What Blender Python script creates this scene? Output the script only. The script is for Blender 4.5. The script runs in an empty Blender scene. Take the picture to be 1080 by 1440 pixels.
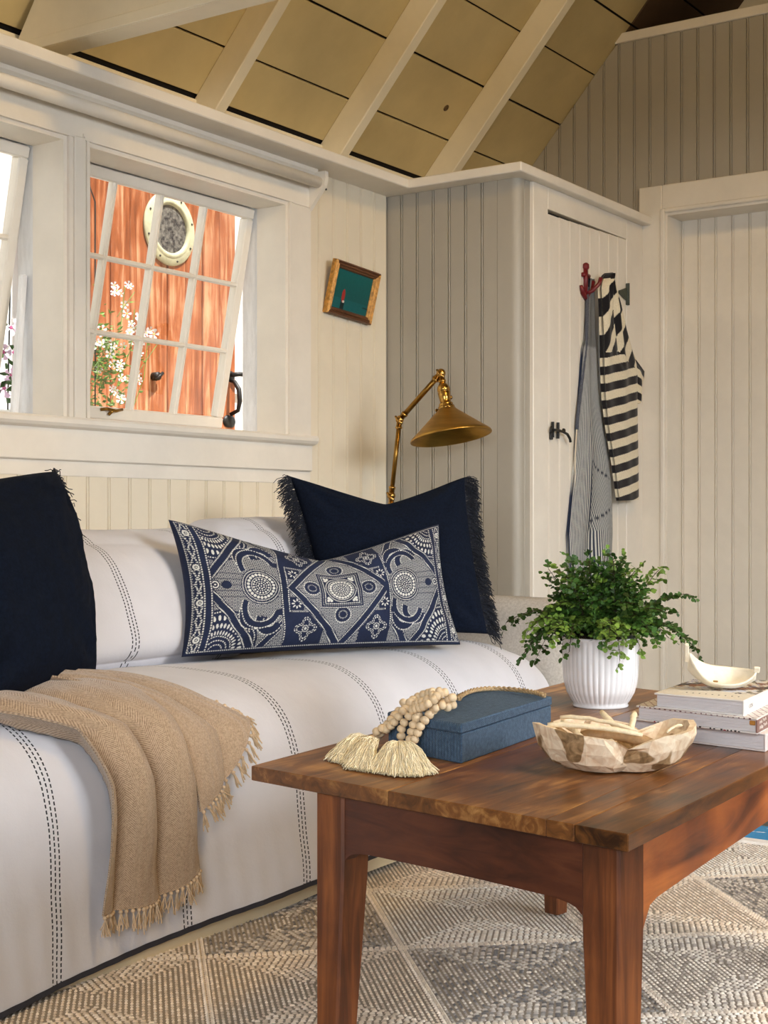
import bpy, math, random
import numpy as np
from math import sin, cos, pi, radians
from mathutils import Vector, Matrix
random.seed(7); rng = np.random.default_rng(11)
sc = bpy.context.scene
COL = sc.collection

# ---------------------------------------------------------------- camera
cam_d = bpy.data.cameras.new('camera'); cam = bpy.data.objects.new('camera', cam_d); COL.objects.link(cam)
cam_d.sensor_width = 36; cam_d.lens = 50.0; cam_d.sensor_fit = 'AUTO'; cam_d.shift_y = 8/1440
YAW = math.atan(.68)
cam.location = (0, 0, .85); cam.rotation_euler = (pi/2, 0, YAW)
cam_d.clip_start = .05; cam_d.clip_end = 200
sc.camera = cam
sc.view_settings.view_transform = 'Standard'; sc.view_settings.look = 'None'
sc.view_settings.gamma = 1; sc.view_settings.use_curve_mapping = False
sc.view_settings.exposure = 0.0
sc.cycles.use_denoising = True
sc.cycles.max_bounces = 8
sc.cycles.diffuse_bounces = 5
sc.cycles.transparent_max_bounces = 12

# ---------------------------------------------------------------- world + lights
w = bpy.data.worlds.new('world'); sc.world = w; w.use_nodes = True
w.node_tree.nodes['Background'].inputs[0].default_value = (.86, .93, 1.0, 1)
w.node_tree.nodes['Background'].inputs[1].default_value = .8

def area(name, loc, target, sx, sy, power, col, spread=180):
    l = bpy.data.lights.new(name, 'AREA'); l.shape = 'RECTANGLE'; l.size = sx; l.size_y = sy
    l.energy = power; l.color = col; l.spread = radians(spread)
    o = bpy.data.objects.new(name, l); COL.objects.link(o); o.location = loc
    d = Vector(target) - Vector(loc); o.rotation_euler = d.to_track_quat('-Z', 'Y').to_euler()
    return o
area('window_light_right', (1.78, 2.7, 1.65), (-2.1, 3.7, .0), 2.2, 1.1, 37, (.93, .965, 1), 74)
area('rear_fill_light', (.7, -1.9, 1.6), (-1.3, 2.3, -.1), 1.8, 1.2, 25, (.95, .97, 1), 84)  # unseen fill added behind the camera to brighten faces turned towards it
area('warm_fill_light', (.1, 2.4, 3.3), (-1.6, 3.2, .9), .5, .5, 36, (1, .66, .27), 175)  # added fill, no lamp hangs here; warms the upper walls and roof
sun_d = bpy.data.lights.new('sun', 'SUN'); sun_d.energy = 9.5; sun_d.angle = .02; sun_d.color = (1, .96, .9)
sun = bpy.data.objects.new('sun', sun_d); COL.objects.link(sun)
sun.rotation_euler = Vector((-.46, -.06, -.85)).to_track_quat('-Z', 'Y').to_euler()

# ---------------------------------------------------------------- helpers
def lin(c):
    return tuple(((x/255)/12.92 if x/255 <= .04045 else ((x/255+.055)/1.055)**2.4) for x in c[:3])

def link(o, parent=None, label=None, cat=None, group=None, kind=None):
    COL.objects.link(o)
    if parent is not None: o.parent = parent
    if label: o['label'] = label
    if cat: o['category'] = cat
    if group: o['group'] = group
    if kind: o['kind'] = kind
    return o

def E(name, loc=(0, 0, 0), rz=0, **k):
    o = bpy.data.objects.new(name, None); o.location = loc; o.rotation_euler = (0, 0, rz)
    o.empty_display_size = .05
    return link(o, **k)

def md(name, V, F, mat, smooth=False, uv=None, col=None, fixn=True):
    me = bpy.data.meshes.new(name)
    V = np.asarray(V, dtype=np.float32)
    if isinstance(F, np.ndarray):
        nf, k = F.shape
        me.vertices.add(len(V)); me.vertices.foreach_set('co', V.ravel())
        me.loops.add(nf*k); me.loops.foreach_set('vertex_index', F.astype(np.int32).ravel())
        me.polygons.add(nf); me.polygons.foreach_set('loop_start', np.arange(0, nf*k, k, dtype=np.int32))
        me.polygons.foreach_set('loop_total', np.full(nf, k, dtype=np.int32))
        me.update(calc_edges=True)
    else:
        me.from_pydata(V.tolist(), [], [list(f) for f in F])
    if smooth: me.polygons.foreach_set('use_smooth', np.ones(len(me.polygons), dtype=bool))
    if uv is not None:
        ul = me.uv_layers.new(name='UV'); idx = np.zeros(len(me.loops), dtype=np.int32)
        me.loops.foreach_get('vertex_index', idx)
        ul.data.foreach_set('uv', np.asarray(uv, dtype=np.float32)[idx].ravel())
    if col is not None:
        ca = me.color_attributes.new('Col', 'FLOAT_COLOR', 'POINT')
        c = np.ones((len(V), 4), dtype=np.float32); c[:, :3] = col
        ca.data.foreach_set('color', c.ravel())
    if mat is not None: me.materials.append(mat)
    me.update()
    return me

def M(name, V, F, mat, parent=None, loc=None, label=None, cat=None, group=None, kind=None, **k):
    o = bpy.data.objects.new(name, md(name, V, F, mat, **k))
    if loc is not None: o.location = loc
    return link(o, parent, label, cat, group, kind)

def inst(name, me, parent=None, mw=None, loc=None, **k):
    o = bpy.data.objects.new(name, me)
    if mw is not None: o.matrix_local = mw
    if loc is not None: o.location = loc
    return link(o, parent, **k)

def cat_(parts):
    """join (V,F) lists (F list of tuples)"""
    V = []; F = []
    n = 0
    for v, f in parts:
        V += [tuple(p) for p in v]; F += [tuple(i+n for i in q) for q in f]; n += len(v)
    return V, F

def box(x0, x1, y0, y1, z0, z1):
    V = [(x0, y0, z0), (x1, y0, z0), (x1, y1, z0), (x0, y1, z0), (x0, y0, z1), (x1, y0, z1), (x1, y1, z1), (x0, y1, z1)]
    F = [(0, 3, 2, 1), (4, 5, 6, 7), (0, 1, 5, 4), (1, 2, 6, 5), (2, 3, 7, 6), (3, 0, 4, 7)]
    return V, F

def bevbox(x0, x1, y0, y1, z0, z1, b=.003):
    """box with chamfered edges (24 verts)"""
    return hexa([(x0, y0), (x1, y0), (x1, y1), (x0, y1)], z0, z1, b)

def hexa(quad, z0, z1, b=.003, quad_top=None):
    """prism over a CCW quad with chamfered vertical and horizontal edges"""
    def ring(q, ins, cut):
        out = []
        n = len(q); c = np.mean(q, axis=0)
        for i in range(n):
            p = np.array(q[i], float); a = np.array(q[i-1], float); d = np.array(q[(i+1) % n], float)
            da = (a-p)/np.linalg.norm(a-p); dd = (d-p)/np.linalg.norm(d-p)
            if ins: p = p+(da+dd)*ins
            out += [p+da*cut, p+dd*cut]
        return out
    qt = quad_top if quad_top is not None else quad
    R = [(ring(quad, b, b*.5), z0), (ring(quad, 0, b), z0+b), (ring(qt, 0, b), z1-b), (ring(qt, b, b*.5), z1)]
    V = [(p[0], p[1], z) for r, z in R for p in r]
    n = 2*len(quad); F = [tuple(range(n))[::-1], tuple(range(3*n, 4*n))]
    for k in range(3):
        for i in range(n):
            j = (i+1) % n; F.append((k*n+i, k*n+j, (k+1)*n+j, (k+1)*n+i))
    return V, F

def tf(vf, m):
    m = Matrix(m) if not isinstance(m, Matrix) else m
    return [tuple(m @ Vector(p)) for p in vf[0]], vf[1]

def frame_m(o, X, Y, Z):
    m = Matrix.Identity(4)
    for i, a in enumerate((X, Y, Z)):
        for j in range(3): m[j][i] = a[j]
    for j in range(3): m[j][3] = o[j]
    return m

def extr(profile, length, closed=True, caps=True):
    """profile [(a,b)] extruded along local z: (a,b,z)"""
    n = len(profile)
    V = [(p[0], p[1], 0) for p in profile]+[(p[0], p[1], length) for p in profile]
    F = [(i, (i+1) % n, n+(i+1) % n, n+i) for i in range(n if closed else n-1)]
    if caps: F += [tuple(range(n))[::-1], tuple(range(n, 2*n))]
    return V, F

def gridF(nu, nv, cu=False, cv=False):
    i = np.arange(nu if cu else nu-1); j = np.arange(nv if cv else nv-1)
    I, J = np.meshgrid(i, j, indexing='ij'); I2 = (I+1) % nu; J2 = (J+1) % nv
    return np.stack([I*nv+J, I2*nv+J, I2*nv+J2, I*nv+J2], -1).reshape(-1, 4)

def tubes(paths, rad, sides=5, taper=None):
    """capped tubes along paths (list of (n,3)); rad scalar or one radius (or radius list) per path"""
    VV = []; F = []; base = 0
    for k, P in enumerate(paths):
        P = np.asarray(P, float); n = len(P)
        T = np.gradient(P, axis=0); T /= np.linalg.norm(T, axis=1, keepdims=True)+1e-12
        up = np.array([0, 0, 1.]) if abs(T[:, 2]).max() < .93 else np.array([.8, .6, 0])
        A = np.cross(T, up); A /= np.linalg.norm(A, axis=1, keepdims=True)+1e-9
        B = np.cross(T, A)
        r = rad[k] if hasattr(rad, '__len__') else rad
        r = np.full(n, r) if not hasattr(r, '__len__') else np.asarray(r, float)
        if taper is not None: r = r*np.interp(np.linspace(0, 1, n), *taper)
        th = np.arange(sides)/sides*2*pi
        V = P[:, None, :]+r[:, None, None]*(np.cos(th)[None, :, None]*A[:, None, :]+np.sin(th)[None, :, None]*B[:, None, :])
        VV.append(V.reshape(-1, 3)); VV.append(P[[0, -1]])
        F += [tuple(q) for q in (gridF(n, sides, cv=True)+base).tolist()]
        c0 = base+n*sides; c1 = c0+1; l = base+(n-1)*sides
        for a in range(sides):
            b = (a+1) % sides
            F.append((c0, base+a, base+b)); F.append((c1, l+b, l+a))
        base = c1+1
    return np.concatenate(VV), F

def tubesQ(paths, rad, sides=3):
    """fast open tubes, all paths same length: paths (K,n,3), quads only"""
    P = np.asarray(paths, float); K, n, _ = P.shape
    T = np.gradient(P, axis=1); T /= np.linalg.norm(T, axis=2, keepdims=True)+1e-12
    up = np.array([.31, .17, .93]); A = np.cross(T, up); A /= np.linalg.norm(A, axis=2, keepdims=True)+1e-9
    B = np.cross(T, A); th = np.arange(sides)/sides*2*pi
    r = np.broadcast_to(np.asarray(rad, float), (n,)) if not (hasattr(rad, 'ndim') and rad.ndim == 2) else rad
    r = r[None, :, None, None] if r.ndim == 1 else r[:, :, None, None]
    V = P[:, :, None, :]+r*(np.cos(th)[None, None, :, None]*A[:, :, None, :]+np.sin(th)[None, None, :, None]*B[:, :, None, :])
    F = gridF(n, sides, cv=True)
    FF = (F[None]+(np.arange(K)*n*sides)[:, None, None]).reshape(-1, 4)
    return V.reshape(-1, 3), FF

def lathe(prof, seg=48, rfun=None):
    """prof [(r,z)]; open surface of revolution about z"""
    th = np.arange(seg)/seg*2*pi
    P = np.array(prof, float)
    R = P[:, 0][:, None]*np.ones(seg)[None]; 
    if rfun is not None: R = rfun(R, P[:, 1][:, None], th[None])
    V = np.stack([R*np.cos(th), R*np.sin(th), P[:, 1][:, None]*np.ones(seg)[None]], -1)
    return V.reshape(-1, 3), gridF(len(prof), seg, cv=True)

_cg = {}
def cubegrid(n):
    if n in _cg: return _cg[n]
    g = np.linspace(-1, 1, n+1); key = {}; V = []; F = []
    def vid(p):
        k = tuple(np.round(p, 5))
        if k not in key: key[k] = len(V); V.append(p)
        return key[k]
    for ax in range(3):
        for s in (-1, 1):
            for i in range(n):
                for j in range(n):
                    q = []
                    for a, b in ((i, j), (i+1, j), (i+1, j+1), (i, j+1)):
                        p = [0, 0, 0]; p[ax] = s; p[(ax+1) % 3] = g[a]; p[(ax+2) % 3] = g[b]; q.append(vid(tuple(p)))
                    F.append(q if s > 0 else q[::-1])
    _cg[n] = (np.array(V, float), np.array(F)); return _cg[n]

def rbox(x0, x1, y0, y1, z0, z1, r, n=16, bulge=(0, 0, 0)):
    Q, F = cubegrid(n)
    h = np.array([(x1-x0)/2, (y1-y0)/2, (z1-z0)/2]); c = np.array([(x0+x1)/2, (y0+y1)/2, (z0+z1)/2])
    # concentrate samples near the edges
    P = np.sign(Q)*np.abs(Q)**.6*h
    r = min(r, h.min()*.999); cl = np.clip(P, -(h-r), h-r); d = P-cl
    L = np.linalg.norm(d, axis=1, keepdims=True); d = np.where(L > 1e-9, d/np.maximum(L, 1e-9)*r, 0)
    q = P/h
    O = cl+d
    for a in range(3):
        b, e = (a+1) % 3, (a+2) % 3
        O[:, a] += bulge[a]*np.sign(q[:, a])*np.abs(q[:, a])**3*(1-q[:, b]**2)**.7*(1-q[:, e]**2)**.7
    return O+c, F

def wob(x, y, s=1., seed=0):
    r = np.random.default_rng(seed); o = 0
    for k in range(7):
        a, b, p = r.uniform(-1, 1), r.uniform(-1, 1), r.uniform(0, 6.28); f = (1.6**k)*s
        o = o+np.sin(f*(a*x+b*y)+p)/(1.35**k)
    return o/3.

# ---------------------------------------------------------------- materials
def nt(name):
    m = bpy.data.materials.new(name); m.use_nodes = True; t = m.node_tree
    return m, t, t.nodes['Principled BSDF']
def N(t, typ, **k):
    n = t.nodes.new(typ)
    for a, b in k.items():
        if a == 'i':
            for kk, vv in b.items(): n.inputs[kk].default_value = vv
        else: setattr(n, a, b)
    return n
def ramp(t, stops, fac):
    n = N(t, 'ShaderNodeValToRGB'); cr = n.color_ramp
    while len(cr.elements) < len(stops): cr.elements.new(.5)
    for e, (p, c) in zip(cr.elements, stops): e.position = p; e.color = (*c, 1)
    t.links.new(fac, n.inputs[0]); return n
def math_(t, op, a, b=None, c=None):
    n = N(t, 'ShaderNodeMath', operation=op)
    for i, v in enumerate((a, b, c)):
        if v is None: continue
        if isinstance(v, (int, float)): n.inputs[i].default_value = v
        else: t.links.new(v, n.inputs[i])
    return n.outputs[0]

def paint(name, rgb, rough=.5, amt=.06, scale=4., bump=.04, bscale=60., metal=0., stretch=(1, 1, 1), rgb2=None, spec=.5, sheen=0., coat=0.):
    m, t, b = nt(name)
    c = lin(rgb); c2 = lin(rgb2) if rgb2 else tuple(v*(1-2.2*amt) for v in c); c1 = c if rgb2 else tuple(min(1, v*(1+amt)) for v in c)
    tc = N(t, 'ShaderNodeTexCoord'); mp = N(t, 'ShaderNodeMapping'); mp.inputs['Scale'].default_value = stretch
    t.links.new(tc.outputs['Object'], mp.inputs[0])
    n = N(t, 'ShaderNodeTexNoise', i={'Scale': scale, 'Detail': 6., 'Roughness': .6}); t.links.new(mp.outputs[0], n.inputs['Vector'])
    r = ramp(t, [(.3, c2), (.62, c1)], n.outputs['Fac']); t.links.new(r.outputs[0], b.inputs['Base Color'])
    b.inputs['Roughness'].default_value = rough; b.inputs['Metallic'].default_value = metal
    b.inputs['Specular IOR Level'].default_value = spec
    if sheen: b.inputs['Sheen Weight'].default_value = sheen
    if coat: b.inputs['Coat Weight'].default_value = coat; b.inputs['Coat Roughness'].default_value = .12
    if bump:
        n2 = N(t, 'ShaderNodeTexNoise', i={'Scale': bscale, 'Detail': 3.}); t.links.new(mp.outputs[0], n2.inputs['Vector'])
        bp = N(t, 'ShaderNodeBump', i={'Strength': bump*5, 'Distance': .002}); t.links.new(n2.outputs['Fac'], bp.inputs['Height'])
        t.links.new(bp.outputs[0], b.inputs['Normal'])
    return m

def vcol(name, rough=.8, weave=0., wsc=900., sheen=0., tint=None, spec=.3):
    m, t, b = nt(name)
    a = N(t, 'ShaderNodeVertexColor', layer_name='Col')
    tc = N(t, 'ShaderNodeTexCoord')
    n = N(t, 'ShaderNodeTexNoise', i={'Scale': 220., 'Detail': 2.}); t.links.new(tc.outputs['Object'], n.inputs['Vector'])
    mx = N(t, 'ShaderNodeMix', data_type='RGBA', blend_type='MULTIPLY'); mx.inputs[0].default_value = .35
    t.links.new(a.outputs[0], mx.inputs[6]); t.links.new(n.outputs['Fac'], mx.inputs[7])
    hs = N(t, 'ShaderNodeHueSaturation', i={'Value': 1.2}); t.links.new(mx.outputs[2], hs.inputs['Color'])
    t.links.new(hs.outputs[0], b.inputs['Base Color'])
    b.inputs['Roughness'].default_value = rough; b.inputs['Specular IOR Level'].default_value = spec
    if sheen: b.inputs['Sheen Weight'].default_value = sheen
    if weave:
        n2 = N(t, 'ShaderNodeTexNoise', i={'Scale': wsc, 'Detail': 1.}); t.links.new(tc.outputs['Object'], n2.inputs['Vector'])
        bp = N(t, 'ShaderNodeBump', i={'Strength': weave, 'Distance': .001}); t.links.new(n2.outputs['Fac'], bp.inputs['Height'])
        t.links.new(bp.outputs[0], b.inputs['Normal'])
    return m

def cloth(name, rgb, rgb2=None, weave=.4, f=.0011, rough=.9, sheen=.0, spec=.1):
    """woven cloth, uses UV in metres"""
    m, t, b = nt(name)
    uv = N(t, 'ShaderNodeUVMap'); sp = N(t, 'ShaderNodeSeparateXYZ'); t.links.new(uv.outputs[0], sp.inputs[0])
    sx = math_(t, 'SINE', math_(t, 'MULTIPLY', sp.outputs[0], 2*pi/f)); sy = math_(t, 'SINE', math_(t, 'MULTIPLY', sp.outputs[1], 2*pi/f))
    wv = math_(t, 'MULTIPLY', sx, sy)
    tc = N(t, 'ShaderNodeTexCoord'); n = N(t, 'ShaderNodeTexNoise', i={'Scale': 160., 'Detail': 4., 'Roughness': .7}); t.links.new(tc.outputs['Object'], n.inputs['Vector'])
    c = lin(rgb); c2 = lin(rgb2) if rgb2 else tuple(v*.8 for v in c)
    fac = math_(t, 'ADD', n.outputs['Fac'], math_(t, 'MULTIPLY', wv, .1))
    r = ramp(t, [(.35, c2), (.65, c)], fac); t.links.new(r.outputs[0], b.inputs['Base Color'])
    b.inputs['Roughness'].default_value = rough; b.inputs['Sheen Weight'].default_value = sheen; b.inputs['Specular IOR Level'].default_value = spec
    bp = N(t, 'ShaderNodeBump', i={'Strength': weave, 'Distance': .0006}); t.links.new(wv, bp.inputs['Height']); t.links.new(bp.outputs[0], b.inputs['Normal'])
    return m

def striped_cloth(name, rgb, y0=1.738, pitch=.35):
    """white slipcover cloth with dashed triple charcoal stripes, UV = (y, arc length)"""
    m, t, b = nt(name)
    uv = N(t, 'ShaderNodeUVMap'); sp = N(t, 'ShaderNodeSeparateXYZ'); t.links.new(uv.outputs[0], sp.inputs[0])
    u, v = sp.outputs[0], sp.outputs[1]
    tc = N(t, 'ShaderNodeTexCoord'); nz = N(t, 'ShaderNodeTexNoise', i={'Scale': 9., 'Detail': 2.}); t.links.new(tc.outputs['Object'], nz.inputs['Vector'])
    nz2 = N(t, 'ShaderNodeTexNoise', i={'Scale': 300., 'Detail': 2.}); t.links.new(tc.outputs['Object'], nz2.inputs['Vector'])
    uu = math_(t, 'ADD', u, math_(t, 'MULTIPLY', math_(t, 'SUBTRACT', nz.outputs['Fac'], .5), .006))
    uu = math_(t, 'ADD', uu, math_(t, 'MULTIPLY', math_(t, 'SUBTRACT', nz2.outputs['Fac'], .5), .0012))
    wv = math_(t, 'WRAP', math_(t, 'SUBTRACT', uu, y0), pitch/2, -pitch/2)
    tot = None
    for off, ph in ((-.0105, 0.), (0., .5), (.0105, .2)):
        d = math_(t, 'ABSOLUTE', math_(t, 'SUBTRACT', wv, off))
        line = math_(t, 'LESS_THAN', d, .0017)
        dash = math_(t, 'LESS_THAN', math_(t, 'FRACT', math_(t, 'ADD', math_(t, 'MULTIPLY', v, 1/.0105), ph)), .66)
        k = math_(t, 'MULTIPLY', line, dash)
        tot = k if tot is None else math_(t, 'MAXIMUM', tot, k)
    c = lin(rgb)
    r = ramp(t, [(.3, tuple(x*.93 for x in c)), (.7, c)], nz.outputs['Fac'])
    mx = N(t, 'ShaderNodeMix', data_type='RGBA'); t.links.new(tot, mx.inputs[0]); t.links.new(r.outputs[0], mx.inputs[6])
    mx.inputs[7].default_value = (*lin((44, 46, 54)), 1)
    t.links.new(mx.outputs[2], b.inputs['Base Color'])
    b.inputs['Roughness'].default_value = .9; b.inputs['Specular IOR Level'].default_value = .15; b.inputs['Sheen Weight'].default_value = .1
    nw = N(t, 'ShaderNodeTexNoise', i={'Scale': 14., 'Detail': 5., 'Roughness': .55}); t.links.new(tc.outputs['Object'], nw.inputs['Vector'])
    hh = math_(t, 'ADD', math_(t, 'MULTIPLY', nw.outputs['Fac'], 1.), math_(t, 'MULTIPLY', nz2.outputs['Fac'], .06))
    bp = N(t, 'ShaderNodeBump', i={'Strength': .22, 'Distance': .012}); t.links.new(hh, bp.inputs['Height']); t.links.new(bp.outputs[0], b.inputs['Normal'])
    return m

def wood(name, cs, scale=(22, 1.6, 22), rough=.42, rscale=1.6, coat=0., dist=1.2, bump=.25, blotch=.5):
    """cs: three colours dark..light; object coords, grain along local Y"""
    m, t, b = nt(name)
    tc = N(t, 'ShaderNodeTexCoord'); mp = N(t, 'ShaderNodeMapping'); mp.inputs['Scale'].default_value = scale
    oi = N(t, 'ShaderNodeObjectInfo'); ad = N(t, 'ShaderNodeVectorMath', operation='ADD')
    t.links.new(tc.outputs['Object'], ad.inputs[0])
    sc_ = N(t, 'ShaderNodeVectorMath', operation='SCALE'); sc_.inputs['Scale'].default_value = 3.1
    cb = N(t, 'ShaderNodeCombineXYZ'); t.links.new(oi.outputs['Random'], cb.inputs[0]); t.links.new(oi.outputs['Random'], cb.inputs[1])
    t.links.new(cb.outputs[0], sc_.inputs[0]); t.links.new(sc_.outputs[0], ad.inputs[1]); t.links.new(ad.outputs[0], mp.inputs[0])
    n = N(t, 'ShaderNodeTexNoise', i={'Scale': rscale, 'Detail': 9., 'Roughness': .62, 'Distortion': dist}); t.links.new(mp.outputs[0], n.inputs['Vector'])
    nb = N(t, 'ShaderNodeTexNoise', i={'Scale': 5., 'Detail': 4.}); t.links.new(ad.outputs[0], nb.inputs['Vector'])
    fac = math_(t, 'ADD', math_(t, 'MULTIPLY', n.outputs['Fac'], 1-blotch), math_(t, 'MULTIPLY', nb.outputs['Fac'], blotch))
    r = ramp(t, [(.36, lin(cs[0])), (.5, lin(cs[1])), (.64, lin(cs[2]))], fac)
    t.links.new(r.outputs[0], b.inputs['Base Color'])
    rr = math_(t, 'ADD', math_(t, 'MULTIPLY', nb.outputs['Fac'], .3), rough-.15); t.links.new(rr, b.inputs['Roughness'])
    if coat: b.inputs['Coat Weight'].default_value = coat; b.inputs['Coat Roughness'].default_value = .2
    bp = N(t, 'ShaderNodeBump', i={'Strength': bump, 'Distance': .001}); t.links.new(n.outputs['Fac'], bp.inputs['Height']); t.links.new(bp.outputs[0], b.inputs['Normal'])
    return m

def glass_mat():
    m = bpy.data.materials.new('window glass'); m.use_nodes = True; t = m.node_tree
    for n in list(t.nodes): t.nodes.remove(n)
    o = N(t, 'ShaderNodeOutputMaterial'); g = N(t, 'ShaderNodeBsdfGlossy', i={'Roughness': .02}); tr = N(t, 'ShaderNodeBsdfTransparent')
    fr_ = N(t, 'ShaderNodeLayerWeight', i={'Blend': .3}); fr = N(t, 'ShaderNodeMath', operation='MULTIPLY_ADD'); fr.inputs[1].default_value = .25; fr.inputs[2].default_value = .03; t.links.new(fr_.outputs['Facing'], fr.inputs[0]); mx = N(t, 'ShaderNodeMixShader')
    t.links.new(fr.outputs[0], mx.inputs[0]); t.links.new(tr.outputs[0], mx.inputs[1]); t.links.new(g.outputs[0], mx.inputs[2]); t.links.new(mx.outputs[0], o.inputs[0])
    return m

cream = paint('cream wall paint', (230, 219, 197), .45, .03, 3., .05, 40.)
trimw = paint('warm white trim paint', (233, 226, 214), .42, .03, 5., .05, 30.)
outw = paint('weathered white exterior paint', (235, 236, 238), .6, .05, 12., .1, 90., stretch=(6, 6, 1))
greyp = paint('warm grey board paint', (172, 166, 154), .45, .035, 3., .05, 40.)
ceilp = paint('olive cream ceiling paint', (202, 184, 136), .5, .07, 2.5, .08, 25.)
rafterp = paint('cream rafter paint', (236, 226, 200), .45, .04, 4., .06, 30.)
dark = paint('dark gap shade', (30, 24, 18), .9, .1)
white_out = paint('white exterior boards', (245, 245, 243), .6, .02)
brass = paint('aged brass', (150, 112, 52), .3, .12, 25., .02, 200., metal=1.)
brass_b = paint('bright aged brass', (190, 148, 78), .24, .1, 25., .02, 200., metal=1.)
iron = paint('black iron', (24, 23, 23), .5, .2, 30., .1, 200.)
glass = glass_mat()
# ================================================================ SETTING
XW = -2.9                                         # plane behind the window-wall boards
WALLY0, WALLY1 = -2.2, 7.4

def bead_profile(w, th=.013):
    return [(0, -.0065), (.0018, 0), (w-.0115, 0), (w-.0105, -.0045), (w-.0088, -.0045), (w-.0075, .0002), (w-.0055, .001),
            (w-.0038, .0002), (w-.0026, -.0035), (w-.0014, -.006), (w, -.0065), (w, -th), (0, -th)]
def bead_me(w, z0, z1, mat, th=.013):
    # local: s = x, d = y, z up ; s x d = z
    V, F = extr(bead_profile(w, th), z1-z0)
    # the profile runs clockwise seen from +z for our s,d, flip faces
    V = [(a, b, c+z0) for a, b, c in V]
    return md('board', V, [f[::-1] for f in F], mat)
def bmat(o, d):
    d = Vector(d); s = d.cross(Vector((0, 0, 1)))
    return frame_m(o, s, d, (0, 0, 1))

def st(name, V, F, mat, parent=None, **k):
    return M(name, V, F, mat, parent, kind=None if parent else 'structure', **k)

# ---- floor: painted boards
floor = st('floor', *box(-3.1, 2.0, -2.3, 7.5, -.12, -.021), dark)
floor_m = paint('dark green floor paint', (52, 66, 62), .45, .1, 22., .1, 60.)
fb = md('floor_board', *bevbox(-.068, .068, -4.8, 4.8, -.021, 0, .002), floor_m)
for i in range(36):
    inst('floor_board', fb, floor, loc=(-3.0+.14*i, 2.6, 0))

# ---- window wall: solid core around the two openings
OP = [(1.80, 2.705), (2.78, 3.675)]; ZS, ZH = 1.12, 1.885
core = cat_([box(-3.062, XW, WALLY0, WALLY1, -.1, ZS-.03), box(-3.062, XW, WALLY0, WALLY1, ZH, 2.03),
             box(-3.062, XW, WALLY0, OP[0][0], ZS-.03, ZH), box(-3.06, XW+.005, OP[0][1], OP[1][0], ZS-.03, ZH),
             box(-3.062, XW, OP[1][1], WALLY1, ZS-.03, ZH)])
wall_l = st('wall_left', *core, cream)
P = .082
low = bead_me(P, .0, .965, cream); full = bead_me(P, .0, 2.013, cream)
y = 2.784-P*13
while y < 4.25:
    m = bmat((XW+.013, y+P, 0), (1, 0, 0))
    if y+P <= 3.80: inst('board', low, wall_l, m)
    else: inst('board', full, wall_l, m)
    y += P
# filler board between wainscot and apron, window apron, sill
st('trim_1', *bevbox(XW, XW+.016, 1.2, 3.803, .963, 1.01, .0015), trimw)
st('trim_2', *bevbox(XW, XW+.028, 1.2, 3.80, 1.005, 1.095, .003), trimw)
V, F = extr([(XW, 1.09), (XW+.030, 1.09), (XW+.047, 1.096), (XW+.054, 1.104), (XW+.054, 1.115), (XW+.048, 1.122), (-3.06, 1.122), (-3.06, 1.095)], 3.80-1.2)
st('trim_3', [(a, c+1.2, b) for a, b, c in V], F, trimw)
# head casing over both windows and side casing, with a stepped inner bead
st('trim_4', *bevbox(XW, XW+.022, 1.2, 3.80, ZH+.0005, 1.972, .0012), trimw)
st('trim_5', *bevbox(XW, XW+.022, OP[1][1]+.001, 3.80, 1.122, ZH, .002), trimw)
st('trim_6', *bevbox(XW, XW+.034, OP[0][1]+.018, OP[1][0]-.018, 1.122, ZH+.004, .002), trimw)
st('trim_7', *bevbox(XW, XW+.022, 1.2, OP[0][0]-.001, 1.122, ZH, .002), trimw)
# crown moulding under the ledge
V, F = extr([(XW, 1.972), (XW+.026, 1.972), (XW+.03, 1.979), (XW+.038, 1.985), (XW+.044, 1.995), (XW+.05, 2.0), (XW+.05, 2.0125), (XW, 2.0125)], 3.80-1.2)
st('trim_8', [(a, c+1.2, b) for a, b, c in V], F, trimw)
# ledge along the wall and round the closet
st('trim_9', *hexa([(-3.0, 1.2), (-2.75, 1.2), (-2.75, 4.2), (-3.0, 4.2)], 2.013, 2.046, .003), trimw)
st('trim_10', *hexa([(-3.0, 4.2), (-2.3, 4.2), (-2.3, 5.33), (-3.0, 5.33)], 2.0131, 2.0459, .003), trimw)
# plate board rising behind the ledge to the roof boards
st('trim_11', *bevbox(-3.02, -2.985, 1.2, 7.3, 2.046, 2.158, .002), rafterp)

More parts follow.
